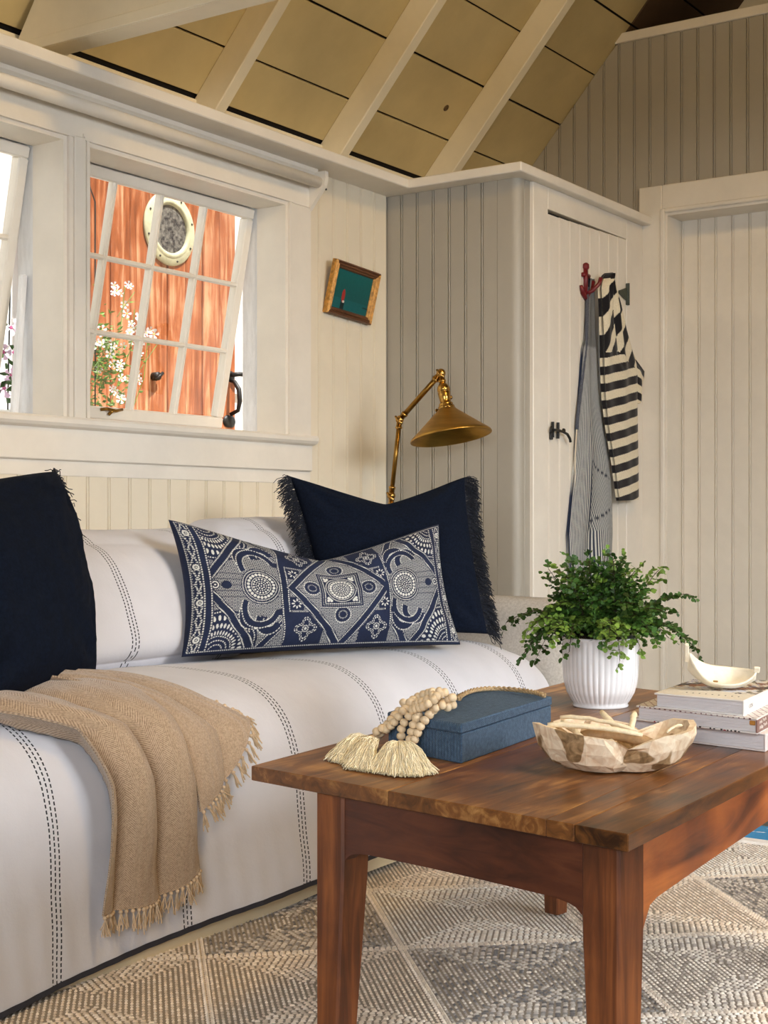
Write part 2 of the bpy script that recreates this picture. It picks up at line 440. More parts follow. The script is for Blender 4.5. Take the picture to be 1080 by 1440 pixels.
# ---- windows
def window(name, y0, y1, first):
    wn = E(name, kind='structure')
    # jamb linings and head, outer frame weathered
    V, F = cat_([box(-3.0, XW+.02, y0-.001, y0+.012, ZS, ZH), box(-3.0, XW+.02, y1-.012, y1+.001, ZS, ZH), box(-3.0, XW+.02, y0+.012, y1-.012, ZH-.012, ZH+.001)])
    M('jamb', V, F, trimw, wn)
    V, F = cat_([box(-3.066, -3.0, y0-.001, y0+.007, ZS-.02, ZH), box(-3.066, -3.0, y1-.007, y1+.001, ZS-.02, ZH), box(-3.066, -3.0, y0+.007, y1-.007, ZH-.007, ZH+.001),
                 box(-3.13, -3.0, y0-.02, y1+.02, ZS-.04, ZS-.005)])
    M('outer_frame', V, F, outw, wn, label='weathered white outer frame')
    # inner bead casing round the opening
    b = []
    for (o0, o1, th) in ((.0005, .0095, .030), (.0100, .0178, .026)):
        b += [box(XW+.0005, XW+th, y0-o1, y0-o0, ZS+.004, ZH-.0005), box(XW+.0005, XW+th, y1+o0, y1+o1, ZS+.004, ZH-.0005)]
    b += [box(XW+.0006, XW+.0302, y0-.0178, y1+.0178, ZH, ZH+.0095), box(XW+.0006, XW+.0262, y0-.0178, y1+.0178, ZH+.0100, ZH+.0178)]
    for bb in b: M('casing_bead', *bb, trimw, wn)
    # sash, hinged at the top and swung outwards at the foot
    W = y1-y0-.028; H_ = ZH-ZS-.03
    sh = bpy.data.objects.new('sash', None); link(sh, wn); sh.location = (-3.005, (y0+y1)/2, ZH-.014); sh.rotation_euler = (0, radians(11.3), 0)
    s, T = .034, .034
    def bar(yy0, yy1, zz0, zz1, d0=-T, d1=0., b=.004): return hexa([(d0, yy0), (d1, yy0), (d1, yy1), (d0, yy1)], zz0, zz1, b)
    M('rail', *bar(-W/2, W/2, -s, 0), trimw, sh); M('rail', *bar(-W/2, W/2, -H_, -H_+.036), trimw, sh)
    M('stile', *bar(-W/2, -W/2+s, -H_+.036, -s), trimw, sh); M('stile', *bar(W/2-s, W/2, -H_+.036, -s), trimw, sh)
    iw = (W-2*s)/4; ih = (H_-s-.036)/3
    # muntin profile: flat nose, sloped shoulders
    prof = [(-.028, -.007), (-.012, -.0085), (-.006, -.008), (-.003, -.0042), (0, -.0032), (0, .0032), (-.003, .0042), (-.006, .008), (-.012, .0085), (-.028, .007)]
    V, F = extr(prof, H_-s-.036)
    me = md('muntin', [(a, bb, c-H_+.036) for a, bb, c in V], F, trimw)
    for k in (1, 2, 3): inst('muntin', me, sh, loc=(0, -W/2+s+iw*k, 0))
    V, F = extr(prof, W-2*s)
    me = md('muntin', [(a-.0005, c-W/2+s, bb) for a, bb, c in V], F, trimw)
    for k in (1, 2): inst('muntin', me, sh, loc=(0, 0, -H_+.036+ih*k))
    V, F = box(-.02, -.017, -iw/2+.004, iw/2-.004, -ih/2+.004, ih/2-.004); pm = md('pane', V, F, glass)
    for a in range(4):
        for c in range(3): inst('pane', pm, sh, loc=(0, -W/2+s+iw*(a+.5), -H_+.036+ih*(c+.5)))
    # little brass catch on the foot rail
    V, F = tubes([[(0.004, -.14, -H_+.03), (.012, -.12, -H_+.034), (.016, -.09, -H_+.03), (.014, -.06, -H_+.036)], [(.004, -.105, -H_+.016), (.015, -.1, -H_+.03)]], .005, 8)
    M('catch', V, F, brass, sh, smooth=True)
    return wn
w1 = window('window_1', *OP[1], True); w2 = window('window_2', *OP[0], False)
# weathered prop stay of the left sash
V, F = hexa([(-3.055, 2.655), (-3.035, 2.655), (-3.035, 2.675), (-3.055, 2.675)], ZS, 1.52, .004,
            quad_top=[(-3.04, 2.675), (-3.02, 2.675), (-3.02, 2.695), (-3.04, 2.695)])
M('stay_bar', V, F, outw, w2, label='peeling white prop bar')

# ---- far wall: core, grey boards above, doorway with cream board door
YF = 5.30
def roofz(x): return 5.578+1.141*x
V = [(-3.0, YF+.004, 0), (-2.25, YF+.004, 0), (-2.25, YF+.004, 2.08), (.2, YF+.004, 2.08), (.2, YF+.004, 0), (1.9, YF+.004, 0), (1.9, YF+.004, 2.6), (1.7, YF+.004, 2.766), (-2.50, YF+.004, 2.766), (-3.0, YF+.004, 2.15)]
n = len(V); V = V+[(a, b+.12, c) for a, b, c in V]
F = [tuple(range(n)), tuple(range(n, 2*n))[::-1]]+[((i+1) % n, i, n+i, n+(i+1) % n) for i in range(n)]
wall_f = st('wall_far', V, F, greyp)
gp = .067; x = -2.387-gp*8
while x < 1.75:
    a, b_ = x, x+gp
    if b_ > -2.25 and a < .2: zb = 2.07
    elif b_ <= -2.36: zb = 2.04
    else: zb = 0
    pr = bead_profile(gp)
    zt = [min(2.766, roofz(b_-s)-.004) for s, d in pr]
    if min(zt) > zb+.01:
        n = len(pr)
        V = [(b_-s, YF-.009-d, zb) for s, d in pr]+[(b_-s, YF-.009-d, z) for (s, d), z in zip(pr, zt)]
        F = [(i, (i+1) % n, n+(i+1) % n, n+i)[::-1] for i in range(n)]+[tuple(range(n)), tuple(range(n, 2*n))[::-1]]
        M('board', V, F, greyp, wall_f)
    x += gp
st('trim_12', *bevbox(-2.52, 1.8, YF-.02, YF+.13, 2.766, 2.805, .003), trimw)
# doorway casing, jamb and the wide board door leaf
d1 = E('door_1', kind='structure')
M('casing', *bevbox(-2.353, -2.255, YF-.03, YF+.004, 0, 2.166, .003), trimw, d1)
M('casing', *bevbox(-2.2551, 0.3, YF-.0301, YF+.0041, 2.07, 2.1661, .003), trimw, d1)
M('casing_bead', *cat_([bevbox(-2.262, -2.243, YF-.036, YF+.004, 0, 2.072, .004), bevbox(-2.2431, .2, YF-.036, YF+.004, 2.055, 2.0721, .004)]), trimw, d1)
M('jamb', *cat_([box(-2.25, -2.235, YF-.02, YF+.13, 0, 2.055), box(-2.235, .2, YF-.02, YF+.13, 2.045, 2.06)]), trimw, d1)
dp = .070; bm = bead_me(dp, .012, 2.045, trimw)
for k in range(34): inst('door_board', bm, d1, bmat((-2.235+dp*(k+1), YF+.12, 0), (0, -1, 0)))

# ---- roof / ceiling
th = math.atan(1.141); n_in = Vector((sin(th), 0, -cos(th))); u_sl = Vector((cos(th), 0, sin(th)))
RX, RZ = -.6, roofz(-.6)
ceil = st('ceiling', *cat_([
    ([(-3.15, -2.3, roofz(-3.15)+.02), (-3.15, 7.5, roofz(-3.15)+.02), (RX, 7.5, RZ+.02), (RX, -2.3, RZ+.02),
      (-3.2, -2.3, roofz(-3.2)+.12), (-3.2, 7.5, roofz(-3.2)+.12), (RX, 7.5, RZ+.16), (RX, -2.3, RZ+.16)],
     [(0, 1, 2, 3), (7, 6, 5, 4), (0, 4, 5, 1), (1, 5, 6, 2), (3, 2, 6, 7), (0, 3, 7, 4)]),
    ([(RX, -2.3, RZ+.02), (RX, 7.5, RZ+.02), (2.0, 7.5, RZ-1.141*2.6+.02), (2.0, -2.3, RZ-1.141*2.6+.02),
      (RX, -2.3, RZ+.16), (RX, 7.5, RZ+.16), (2.0, 7.5, RZ-1.141*2.6+.16), (2.0, -2.3, RZ-1.141*2.6+.16)],
     [(0, 1, 2, 3), (7, 6, 5, 4), (0, 4, 5, 1), (1, 5, 6, 2), (3, 2, 6, 7), (0, 3, 7, 4)])]), dark)
edges = [-2.99, -2.872]
while edges[-1] < RX: edges.append(edges[-1]+(.157 if len(edges) != 5 else .128))
edges[-1] = RX
def roofboard(xa, xb, mirror=False, y0=-2.2, y1=YF+.0, mat=None, dz=0.):
    L = (xb-xa)/cos(th); g = .0035
    V, F = bevbox(g, L-g, y0, y1, -.016, 0, .0015)
    o = Vector((xa, 0, roofz(xa)+dz)); us, nn = u_sl, n_in
    if mirror:
        o = Vector((2*RX-xa, 0, roofz(xa))); us = Vector((-u_sl.x, 0, u_sl.z)); nn = Vector((-n_in.x, 0, n_in.z))
    V = [tuple(o+us*a+Vector((0, b, 0))+nn*c) for a, b, c in V]
    M('ceiling_board', V, F if mirror else [f[::-1] for f in F], mat or ceilp, ceil)
loft = paint('shaded loft boards', (82, 62, 44), .7, .15, 4., .1, 30.)  # unlit roof beyond the far wall: its shade is put into the colour
for i in range(len(edges)-1):
    roofboard(edges[i]+(.004 if i == 0 else 0), edges[i+1], dz=random.uniform(-.0015, .0015))
    roofboard(edges[i], edges[i+1], True)
    roofboard(edges[i], edges[i+1], y0=YF+.008, y1=7.3, mat=loft)
rw, rd = .046, .098
def rafter(yy, mirror=False, parent=None):
    x0 = -3.0; L = (RX-x0)/cos(th)-.06
    V, F = bevbox(0, L, yy, yy+rw, 0, rd, .003)
    o = Vector((x0, 0, roofz(x0))); us, nn = u_sl, n_in
    if mirror: o = Vector((2*RX-x0, 0, roofz(x0))); us = Vector((-u_sl.x, 0, u_sl.z)); nn = Vector((-n_in.x, 0, n_in.z))
    V = [tuple(o+us*a+Vector((0, b, 0))+nn*c) for a, b, c in V]
    # plumb cut above the ledge
    V = [(a, b, max(c, 2.047)) if not mirror else (a, b, c) for a, b, c in V]
    M('rafter', V, F if mirror else [f[::-1] for f in F], rafterp, ceil)
for k in range(-4, 9):
    yy = 2.69+.657*k
    if abs(yy-YF) < .1: continue
    rafter(yy); rafter(yy, True)
# tie beam with a beaded foot
tb = 2.615
V, F = hexa([(-3.0, tb), (1.8, tb), (1.8, tb+.078), (-3.0, tb+.078)], 2.098, 2.37, .003)
xt = -3.05+.2
V = [(max(a, (c-5.578)/1.141+.0) if a < -2 else a, b, c) for a, b, c in V]
M('tie_beam', V, F, rafterp, ceil)
M('tie_bead', *bevbox(-2.93, 1.8, tb-.006, tb+.002, 2.098, 2.128, .002), rafterp, ceil)
# knot hole in a roof board
kp = Vector((-2.80, 4.53, roofz(-2.80)))+n_in*.0005
V, F = lathe([(0.0005, .001), (.006, .001), (.009, .003), (.0125, .002), (.013, 0)], 20)
q = n_in.to_track_quat('Z', 'Y').to_matrix().to_4x4(); q.translation = kp
M('knot', [tuple(q @ Vector(p)) for p in V], F, paint('dark knot', (96, 74, 44), .7, .3, 90.), ceil, smooth=True)

# ---- rest of the shell (behind the camera and to the right)
st('wall_right', *cat_([box(1.9, 2.0, -2.3, 7.4, -.1, .8), box(1.9, 2.0, -2.3, 7.4, 2.05, 2.3), box(1.9, 2.0, -2.3, -.6, .8, 2.05), box(1.9, 2.0, 2.6, 7.4, .8, 2.05)]), cream)
st('wall_back', *cat_([box(-3.0, -1.2, -2.3, -2.2, -.1, 4.9), box(1.2, 2.0, -2.3, -2.2, -.1, 4.9), box(-1.2, 1.2, -2.3, -2.2, 2.1, 4.9)]), cream)
st('wall_loft', *box(-3.0, 1.9, 7.3, 7.4, -.1, 5.), loft)

# ---- curtain pole over the windows
cp = E('curtain_pole', (XW+.06, 3.8, 1.965), label='long white-painted curtain pole on a curved bracket above the windows', cat='curtain pole')
V, F = tubes([[(0, -2.6, 0), (0, -1.3, 0), (0, -.012, 0)]], .0185, 20); M('pole', V, F, trimw, cp, smooth=True)
# shaped bracket plate
def bracket(y):
    out = [(-.058, .035), (.028, .035), (.030, .012), (.024, -.012), (.006, -.035), (-.014, -.058), (-.038, -.086), (-.058, -.10)]
    V, F = extr(out, .018); V = [(a, c+y, b) for a, b, c in V]
    return M('bracket', V, F, trimw, cp)
bracket(-.013); bracket(-2.61)
V, F = lathe([(.0005, .0), (.0035, .0), (.0035, .003), (.0005, .003)], 12); V = [(b+.018, .006+a*.0+c-.001, -.022+a) for a, b, c in V]
M('screw', V, F, iron, cp)
# ================================================================ CLOSET
YC, XC = 4.27, -2.345
cl = E('built_in_closet', (-2.6, 4.8, 0), label='tall built-in closet with grey boarded side and cream door in the corner', cat='closet')
def C_(name, vf, mat, parent=cl, off=(-2.6, 4.8, 0), **k):
    V = np.asarray(vf[0], float)-np.array(off); return M(name, V, vf[1], mat, parent, **k)
C_('carcass', box(-2.895, -2.36, YC+.012, 5.285, 0, 2.012), dark)
gm = bead_me(gp, 0, 2.0125, greyp)
x = -2.901
k = 0
while x+gp < -2.378:
    m = bmat((x+gp, YC+.002, 0), (0, -1, 0)); m.translation -= Vector((-2.6, 4.8, 0)); inst('side_board', gm, cl, m); x += gp
xe = x                                            # start of the rounded corner
r = XC-.002-xe
pts = [(xe, YC+.002)]
rr = .030
pts = [(xe, YC+.02), (xe, YC+.002)]+[(XC-rr-.004+rr*sin(a), YC+.002+rr-rr*cos(a)) for a in np.linspace(0, pi/2, 9)]+[(XC-.004, YC+.040), (XC-.008, YC+.042), (XC-.008, YC+.046), (XC-.004, YC+.048), (XC-.004, YC+.082), (XC-.02, YC+.082)]
V, F = extr(pts, 2.0125); C_('rounded_corner', (V, F), greyp, smooth=False)
# front frame and door (door leaf slightly out of true)
fy0, fy1 = YC+.082, 5.268
C_('front_frame', bevbox(XC-.03, XC+.010, fy0, 4.461, 0, 2.0128, .003), trimw)
C_('front_frame', bevbox(XC-.03, XC+.010, 4.4611, 5.117, 1.935, 2.0127, .0015), trimw)
C_('front_frame', bevbox(XC-.03, XC+.010, 5.117, fy1, 0, 2.0128, .003), trimw)
C_('front_frame', bevbox(XC-.03, XC+.010, 4.4611, 5.1169, 0, .10, .0015), trimw)
door = E('door', (XC+.002, 5.115, .1), parent=None); door.location = (XC+.002+2.6, 5.115-4.8, .103); door.parent = cl
wdt = .650; nb = 8; dbm = bead_me(wdt/nb, 0, 1.0, trimw)
for i in range(nb):
    y0 = -wdt+i*wdt/nb
    zt = 1.824+(i/nb-.5)*.016
    m = bmat((.006, y0+wdt/nb, 0), (1, 0, 0)); m = m @ Matrix.Diagonal((1, 1, zt, 1))
    inst('door_board', dbm, door, m)
# iron latch: two uprights, round keep and a curled lever
lat = [tubes([[(.016, -.695+.06, 1.03), (.016, -.695+.06, 1.085)], [(.016, -.655+.06, 1.0275), (.016, -.655+.06, 1.085)],
              [(.026, -.705+.06, 1.056), (.026, -.67+.06, 1.056), (.028, -.64+.06, 1.052), (.03, -.61+.06, 1.045), (.03, -.59+.06, 1.03), (.03, -.585+.06, 1.018)]], [.0055, .0055, .005], 8)]
V, F = lathe([(.0005, .006), (.012, .005), (.015, 0)], 16); lat.append(([(c+.014, a-.70+.06, b+1.056) for a, b, c in V], F.tolist()))
V, F = lathe([(.0005, .010), (.008, .006), (.009, 0)], 12); lat.append(([(c+.026, a-.635+.06, b+1.056) for a, b, c in V], F.tolist()))
lat.append(hexa([(.008, -.648), (.016, -.648), (.016, -.63), (.008, -.63)], 1.022, 1.05, .002))
M('latch', *cat_(lat), iron, door, label='black iron thumb latch with curled lever')
# T hinge
oldgreen = paint('dull green iron', (58, 66, 56), .5, .2, 40., .1, 150.)
hg = [hexa([(.006, -.006), (.014, -.006), (.014, .012), (.006, .012)], 1.575, 1.66, .002),
      tubes([[(.014, .002, 1.575), (.014, .002, 1.66)]], .006, 10)]
V = [(.008, -.006, 1.592), (.008, -.006, 1.642), (.008, -.075, 1.622), (.008, -.075, 1.612)]; V = V+[(a+.005, b, c) for a, b, c in V]
hg.append((V, [(0, 1, 2, 3), (7, 6, 5, 4), (0, 4, 5, 1), (1, 5, 6, 2), (2, 6, 7, 3), (3, 7, 4, 0)]))
M('hinge', *cat_(hg), oldgreen, door, label='dull green triangular strap hinge')

# red anchor hook
red = paint('dark red enamel', (112, 24, 30), .35, .15, 60., .03, 200.)
ak = E('anchor_hook', (XC+.005, 4.749, 1.73), label='small dark red anchor-shaped coat hook on the closet door', cat='coat hook')
V, F = cat_([tubes([[(.008, 0, -.062), (.009, 0, .0), (.008, 0, .036)]], .0088, 10),
             tubes([[(.009, -.025, .012), (.009, .0, .014), (.009, .025, .012)]], [[.0085, .006, .0085]], 10),
             tubes([[(.008, 0, .030), (.009, 0, .040), (.009, 0, .052), (.008, 0, .058)]], [[.007, .0135, .0130, .006]], 12),
             tubes([[(.010, -.040, -.030), (.009, -.028, -.052), (.008, 0, -.072), (.012, .030, -.040), (.020, .042, -.005)]], [[.006, .0095, .0100, .0095, .0085]], 10),
             tubes([[(.008, 0, -.055), (.030, .012, -.045), (.050, .028, -.018), (.054, .034, .004)]], .0075, 10)])
M('anchor', V, F, red, ak, smooth=True)

# striped knit jersey hanging on the hook: a closed folded garment
rows = [(1.757, 4.828, 4.850), (1.745, 4.815, 4.864), (1.725, 4.800, 4.876), (1.70, 4.792, 4.895), (1.645, 4.797, 4.938), (1.555, 4.805, 4.995), (1.465, 4.809, 5.070),
        (1.435, 4.809, 5.10), (1.40, 4.811, 5.115), (1.30, 4.824, 5.118), (1.20, 4.852, 5.122), (1.06, 4.907, 5.128), (.917, 4.951, 5.130)]
R = np.array(rows)
nu, nv = 120, 420
zz = np.linspace(rows[0][0], rows[-1][0], nv)
yl = np.interp(-zz, -R[:, 0], R[:, 1]); yr = np.interp(-zz, -R[:, 0], R[:, 2])
u = np.linspace(0, 1, nu)[:, None]
Y = yl+(yr-yl)*u; Z = zz[None]+0*u
Z = Z+(u-.5)*np.interp(-zz, -np.array([1.75, 1.5, 1.3, .92][::1]), [.01, .02, .018, .006])[None]
thick = .008+.026*(1-np.abs(2*u-1)**2.3)*np.interp(-zz, [-1.75, -1.6, -1.4, -.92], [1.3, 1.1, .7, .38])[None]
fold = .008*np.sin(u*15+2.5*(1.75-zz)[None])*np.interp(-zz, [-1.75, -1.5, -1.2, -.92], [1.2, 1.0, .3, .12])[None]
# deep crease from the hook down to the shoulder
cu = np.interp(-zz, [-1.75, -1.62, -1.45, -1.38], [.55, .42, .42, .5])[None]
fold = fold-.016*np.exp(-((u-cu)/.07)**2)*np.clip((zz-1.38)/.1, 0, 1)[None]
XX = XC+.048+thick+fold
def jcol(u, y, z):
    s = z-.20*(y-5.04)                             # body bands rise to the right
    low = (np.floor((s-.9145)/.0318).astype(int) % 2) == 0
    # sleeve bands above: run down along the fold left of the crease and slanting across right of it
    a1 = z*.72-y*1.05
    up_r = (np.floor((.95*y-.34*z+.010)/.045).astype(int) % 2) == 1
    up_l = (np.floor((.92*y-.52*z+.012)/.040).astype(int) % 2) == 1
    cuu = np.interp(-z, [-1.75, -1.62, -1.45, -1.38], [.55, .42, .42, .5])
    lim = 1.50-.55*np.clip(u-cuu, 0, 1)*0+.02*np.sin(u*9)
    k = np.where(z < 1.475+.0*lim-.35*np.abs(u-cuu)*np.where(u > cuu, 0.35, .1), low, np.where(u > cuu, up_r, up_l))
    k = np.where(z > 1.735, True, k)
    return k
blk = jcol(u+0*Z, Y, Z)
c = np.where(blk[..., None], np.array(lin((26, 23, 28))), np.array(lin((226, 214, 188))))
def closed(XX, Y, Z, back, nu, nv):
    Fr = np.stack([XX, Y, Z], -1).reshape(-1, 3); Bk = np.stack([np.full_like(XX, back), Y, Z], -1).reshape(-1, 3)
    f = gridF(nu, nv); n = nu*nv; F = [f, f[:, ::-1]+n]
    def strip(idx): idx = np.array(idx); return np.stack([idx[:-1], idx[1:], idx[1:]+n, idx[:-1]+n], 1)
    F += [strip([j for j in range(nv)])[:, ::-1], strip([(nu-1)*nv+j for j in range(nv)]), strip([i*nv for i in range(nu)]), strip([i*nv+nv-1 for i in range(nu)])[:, ::-1]]
    return np.concatenate([Fr, Bk]), np.concatenate(F)
knit = vcol('striped knit', .95, .8, 500., .2)
jersey = E('striped_jersey', (XC+.01, 4.95, .917), label='black and cream striped knit jersey hanging from the red hook', cat='sweater')
V, F = closed(XX, Y, Z, XC+.042, nu, nv); V = V-np.array(jersey.location)
M('body', V, F, knit, jersey, smooth=True, col=np.concatenate([c.reshape(-1, 3)]*2))
# the short sleeve end poking out on the right
nu2, nv2 = 40, 80
u2 = np.linspace(0, 1, nu2)[:, None]; z2 = np.linspace(1.485, 1.295, nv2)
Rr = np.array([(1.485, 5.03, 5.085), (1.455, 5.05, 5.135), (1.425, 5.08, 5.205), (1.395, 5.08, 5.206), (1.35, 5.085, 5.185), (1.30, 5.09, 5.165), (1.295, 5.09, 5.15)])
Y2 = np.interp(-z2, -Rr[:, 0], Rr[:, 1])+(np.interp(-z2, -Rr[:, 0], Rr[:, 2])-np.interp(-z2, -Rr[:, 0], Rr[:, 1]))*u2
Z2 = z2[None]+0*u2; X2 = XC+.036+.022*np.sin(pi*u2)**.5+.004*np.sin(9*u2+30*Z2)
k2 = (np.floor((Z2+.35*(Y2-5.05))/.029).astype(int) % 2) == 0
c2 = np.where(k2[..., None], np.array(lin((26, 23, 28))), np.array(lin((226, 214, 188))))
V, F = closed(X2, Y2, Z2, XC+.024, nu2, nv2); V = V-np.array(jersey.location)
M('sleeve', V, F, knit, jersey, smooth=True, col=np.concatenate([c2.reshape(-1, 3)]*2))

# ticking-striped apron
rows = [(1.735, 4.776, 4.81), (1.60, 4.752, 4.812), (1.50, 4.735, 4.822), (1.47, 4.717, 4.826), (1.28, 4.688, 4.85), (1.08, 4.659, 4.93), (.92, 4.625, 4.955), (.79, 4.597, 4.962), (.69, 4.603, 4.955), (.55, 4.61, 4.95)]
R = np.array(rows); nu, nv = 380, 120
zz = np.linspace(rows[0][0], rows[-1][0], nv); u = np.linspace(0, 1, nu)[:, None]
yl = np.interp(-zz, -R[:, 0], R[:, 1]); yr = np.interp(-zz, -R[:, 0], R[:, 2])
Y = yl+(yr-yl)*u; Z = zz[None]+0*u
amp = np.interp(-zz, [-1.735, -1.4, -1., -.55], [.002, .005, .009, .014])[None]
XX = XC+.012+.008+amp*(1+np.sin(u*9.+1.2*np.sin(zz*4)[None]))*np.sin(pi*u)**.4
ang = (u-.5)*.30+np.sin(u*7)*.03
st_ = np.sin((ang*1.0+0*Z)*2*pi/.0105*1.0+3*wob(Z*1.2, u, 3, 5))
pocket = (u > .42) & (Z < 1.06-.12*(u-.4)) & (Z > .80)
st2 = np.sin((ang+Z*.35)*2*pi/.0085)
s_ = np.where(pocket, st2, st_)
seam = (np.abs(Z-(1.06-.12*(u-.4))) < .0035) & (u > .42) | ((np.abs(u-.42) < .012) & (Z < 1.06) & (Z > .8)) | ((np.abs(Z-.84-.2*(u-.42)**2) < .003) & (u > .42))
navy_, pale_ = np.array(lin((40, 50, 74))), np.array(lin((206, 206, 200)))
kk = np.clip(.5+1.2*s_, 0, 1)[..., None]
c = navy_*(1-kk)+pale_*kk
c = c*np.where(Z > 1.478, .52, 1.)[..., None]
c = np.where(seam[..., None], np.array(lin((34, 40, 58))), c)
c = np.where((np.abs(u-.93)[..., None] < .02) & (Z[..., None] < 1.3), pale_*.6+navy_*.4, c)
tick = vcol('ticking stripe cotton', .9, .3, 700.)
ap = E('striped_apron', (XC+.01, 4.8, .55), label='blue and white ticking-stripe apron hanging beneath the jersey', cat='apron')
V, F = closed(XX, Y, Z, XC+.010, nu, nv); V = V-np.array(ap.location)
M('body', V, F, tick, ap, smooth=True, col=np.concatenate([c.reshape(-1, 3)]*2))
V, F = tubes([[(XC+.018, 4.755, 1.70), (XC+.02, 4.742, 1.5), (XC+.02, 4.70, 1.33), (XC+.02, 4.672, 1.22), (XC+.02, 4.665, 1.17)]], .007, 6)
M('strap', V-np.array(ap.location), F, paint('dark ticking', (84, 88, 100), .9, .2, 200.), ap, smooth=True)
V, F = tubes([[(XC+.02, 4.664, 1.175), (XC+.02, 4.652, 1.08), (XC+.02, 4.648, .98), (XC+.02, 4.64, .86)]], .003, 6)
M('tie_cord', V-np.array(ap.location), F, paint('white cord', (222, 210, 190), .8), ap, smooth=True)

# ================================================================ small framed picture, top tipped off the wall
pf = E('framed_picture', (XW+.030, 4.012, 1.632), label='tiny teal seascape in a gilt and brown wooden frame, tipped forward on the wall', cat='picture')
pf.rotation_euler = (radians(-3.2), radians(12), 0)
gilt = paint('gilt wood', (196, 142, 66), .42, .3, 60., .1, 120., metal=.25); brn = paint('brown frame wood', (104, 66, 40), .45, .2, 30., .1, 80., stretch=(1, .2, 1))
w_, h_, f_ = .133, .092, .026
def miter(x0, y0, x1, y1, x2, y2, x3, y3):
    # outer edge p0-p1, inner edge p3-p2, stepped profile
    P0, P1, P2, P3 = map(np.array, ((x0, y0), (x1, y1), (x2, y2), (x3, y3)))
    V = []; steps = [(0, .0), (0, .018), (.18, .024), (.3, .018), (.42, .018), (.55, .022), (.7, .016), (.85, .017), (1, .010), (1, .0)]
    for t, d in steps:
        a = P0+(P3-P0)*t; b = P1+(P2-P1)*t; V += [(d, a[0], a[1]), (d, b[0], b[1])]
    n = len(steps); F = [(2*i, 2*i+1, (2*i+3) % (2*n), (2*i+2) % (2*n)) for i in range(n)]+[tuple(range(0, 2*n, 2)), tuple(range(1, 2*n, 2))[::-1]]
    return V, F
i0, j0 = w_-f_, h_-f_
M('frame_rail', *miter(-w_, h_, w_, h_, i0, j0, -i0, j0), brn, pf, label='brown top moulding'); M('frame_rail', *miter(w_, -h_, -w_, -h_, -i0, -j0, i0, -j0), brn, pf, label='brown lower moulding')
M('frame_stile', *miter(-w_, -h_, -w_, h_, -i0, j0, -i0, -j0), gilt, pf, label='gilt side moulding'); M('frame_stile', *miter(w_, h_, w_, -h_, i0, -j0, i0, j0), gilt, pf, label='gilt side moulding')
nu, nv = 120, 90
uu, vv = np.meshgrid(np.linspace(-1, 1, nu), np.linspace(-1, 1, nv), indexing='ij')
c = np.zeros((nu, nv, 3)); c[:] = lin((4, 84, 84)); c += ((vv+.2)*.02)[..., None]*np.array([0, 1, .9])
c[vv < -.45] = lin((6, 92, 96)); bx, by = -.42, -.3
c[((uu-bx)/.09)**2+((vv-by)/.34)**2 < 1] = lin((160, 44, 40)); c[(np.abs(uu-bx-.05) < .05) & (np.abs(vv+.6) < .05)] = lin((226, 214, 200))
c[(np.abs(uu-bx-.02) < .1) & (vv < -.66)] = lin((10, 34, 36)); c[(uu > .72) & (np.abs(vv+.62) < .035)] = lin((10, 44, 44))
M('painting', np.stack([np.full_like(uu, .008), uu*i0, vv*j0], -1).reshape(-1, 3), gridF(nu, nv), vcol('oil paint', .35, .3, 90.), pf, col=np.clip(c, 0, 1).reshape(-1, 3))

# ================================================================ brass lamp (stands behind the sofa arm)
lp = E('brass_lamp', (-2.694, 4.0, 0), label='adjustable brass floor lamp with a conical shade behind the sofa arm', cat='lamp')
o = np.array([-2.694, 4.0, 0])
def L_(p): return tuple(np.array(p, float)-o)
J1, J2, J3 = (-2.690, 4., .925), (-2.656, 4., 1.181), (-2.492, 4., 1.328)
V, F = lathe([(.0005, .0), (.12, .0), (.125, .004), (.123, .014), (.05, .024), (.02, .03), (.012, .05)], 40); M('base', V, F, brass, lp, smooth=True)
V, F = tubes([[(0, 0, .045), (0, 0, .5), (0, 0, .885)]], .009, 16); M('stand', V, F, brass, lp, smooth=True)
def rod(name, a, b, r):
    V, F = tubes([[L_(a), tuple((np.array(L_(a))+np.array(L_(b)))/2), L_(b)]], r, 16); return M(name, V, F, brass, lp, smooth=True)
rod('lower_arm', J1, J2, .0078); rod('upper_arm', J2, J3, .0088)
def joint(p, da, db, big=1.):
    p = np.array(L_(p)); vf = []
    Q, Fq = cubegrid(6); Q = Q/np.linalg.norm(Q, axis=1, keepdims=True)
    vf.append((p+Q*np.array([.0145, .013, .0145])*big, Fq.tolist()))
    for d in (da, db):
        d = np.array(d, float); d /= np.linalg.norm(d)
        vf.append(tubes([[p+d*.012, p+d*.024, p+d*.0241, p+d*.031]], [[.0098*big, .0098*big, .0118*big, .0112*big]], 16))
    # wing nut stub
    vf.append(tubes([[p+np.array([.0, -.012, 0]), p+np.array([.006, -.022, -.004])]], .006, 10))
    vf.append(tubes([[p+np.array([-.001, -.024, .010]), p+np.array([.008, -.026, -.002]), p+np.array([.026, -.026, -.016])]], [[.004, .0035, .0055]], 8))
    return M('joint', *cat_(vf), brass_b, lp, smooth=True)
joint(J1, (0, 0, -1), np.array(J2)-J1); joint(J2, np.array(J1)-J2, np.array(J3)-J2)
ax = np.array([.20, -.03, -.98]); ax /= np.linalg.norm(ax)
joint(J3, np.array(J2)-J3, ax, 1.1)
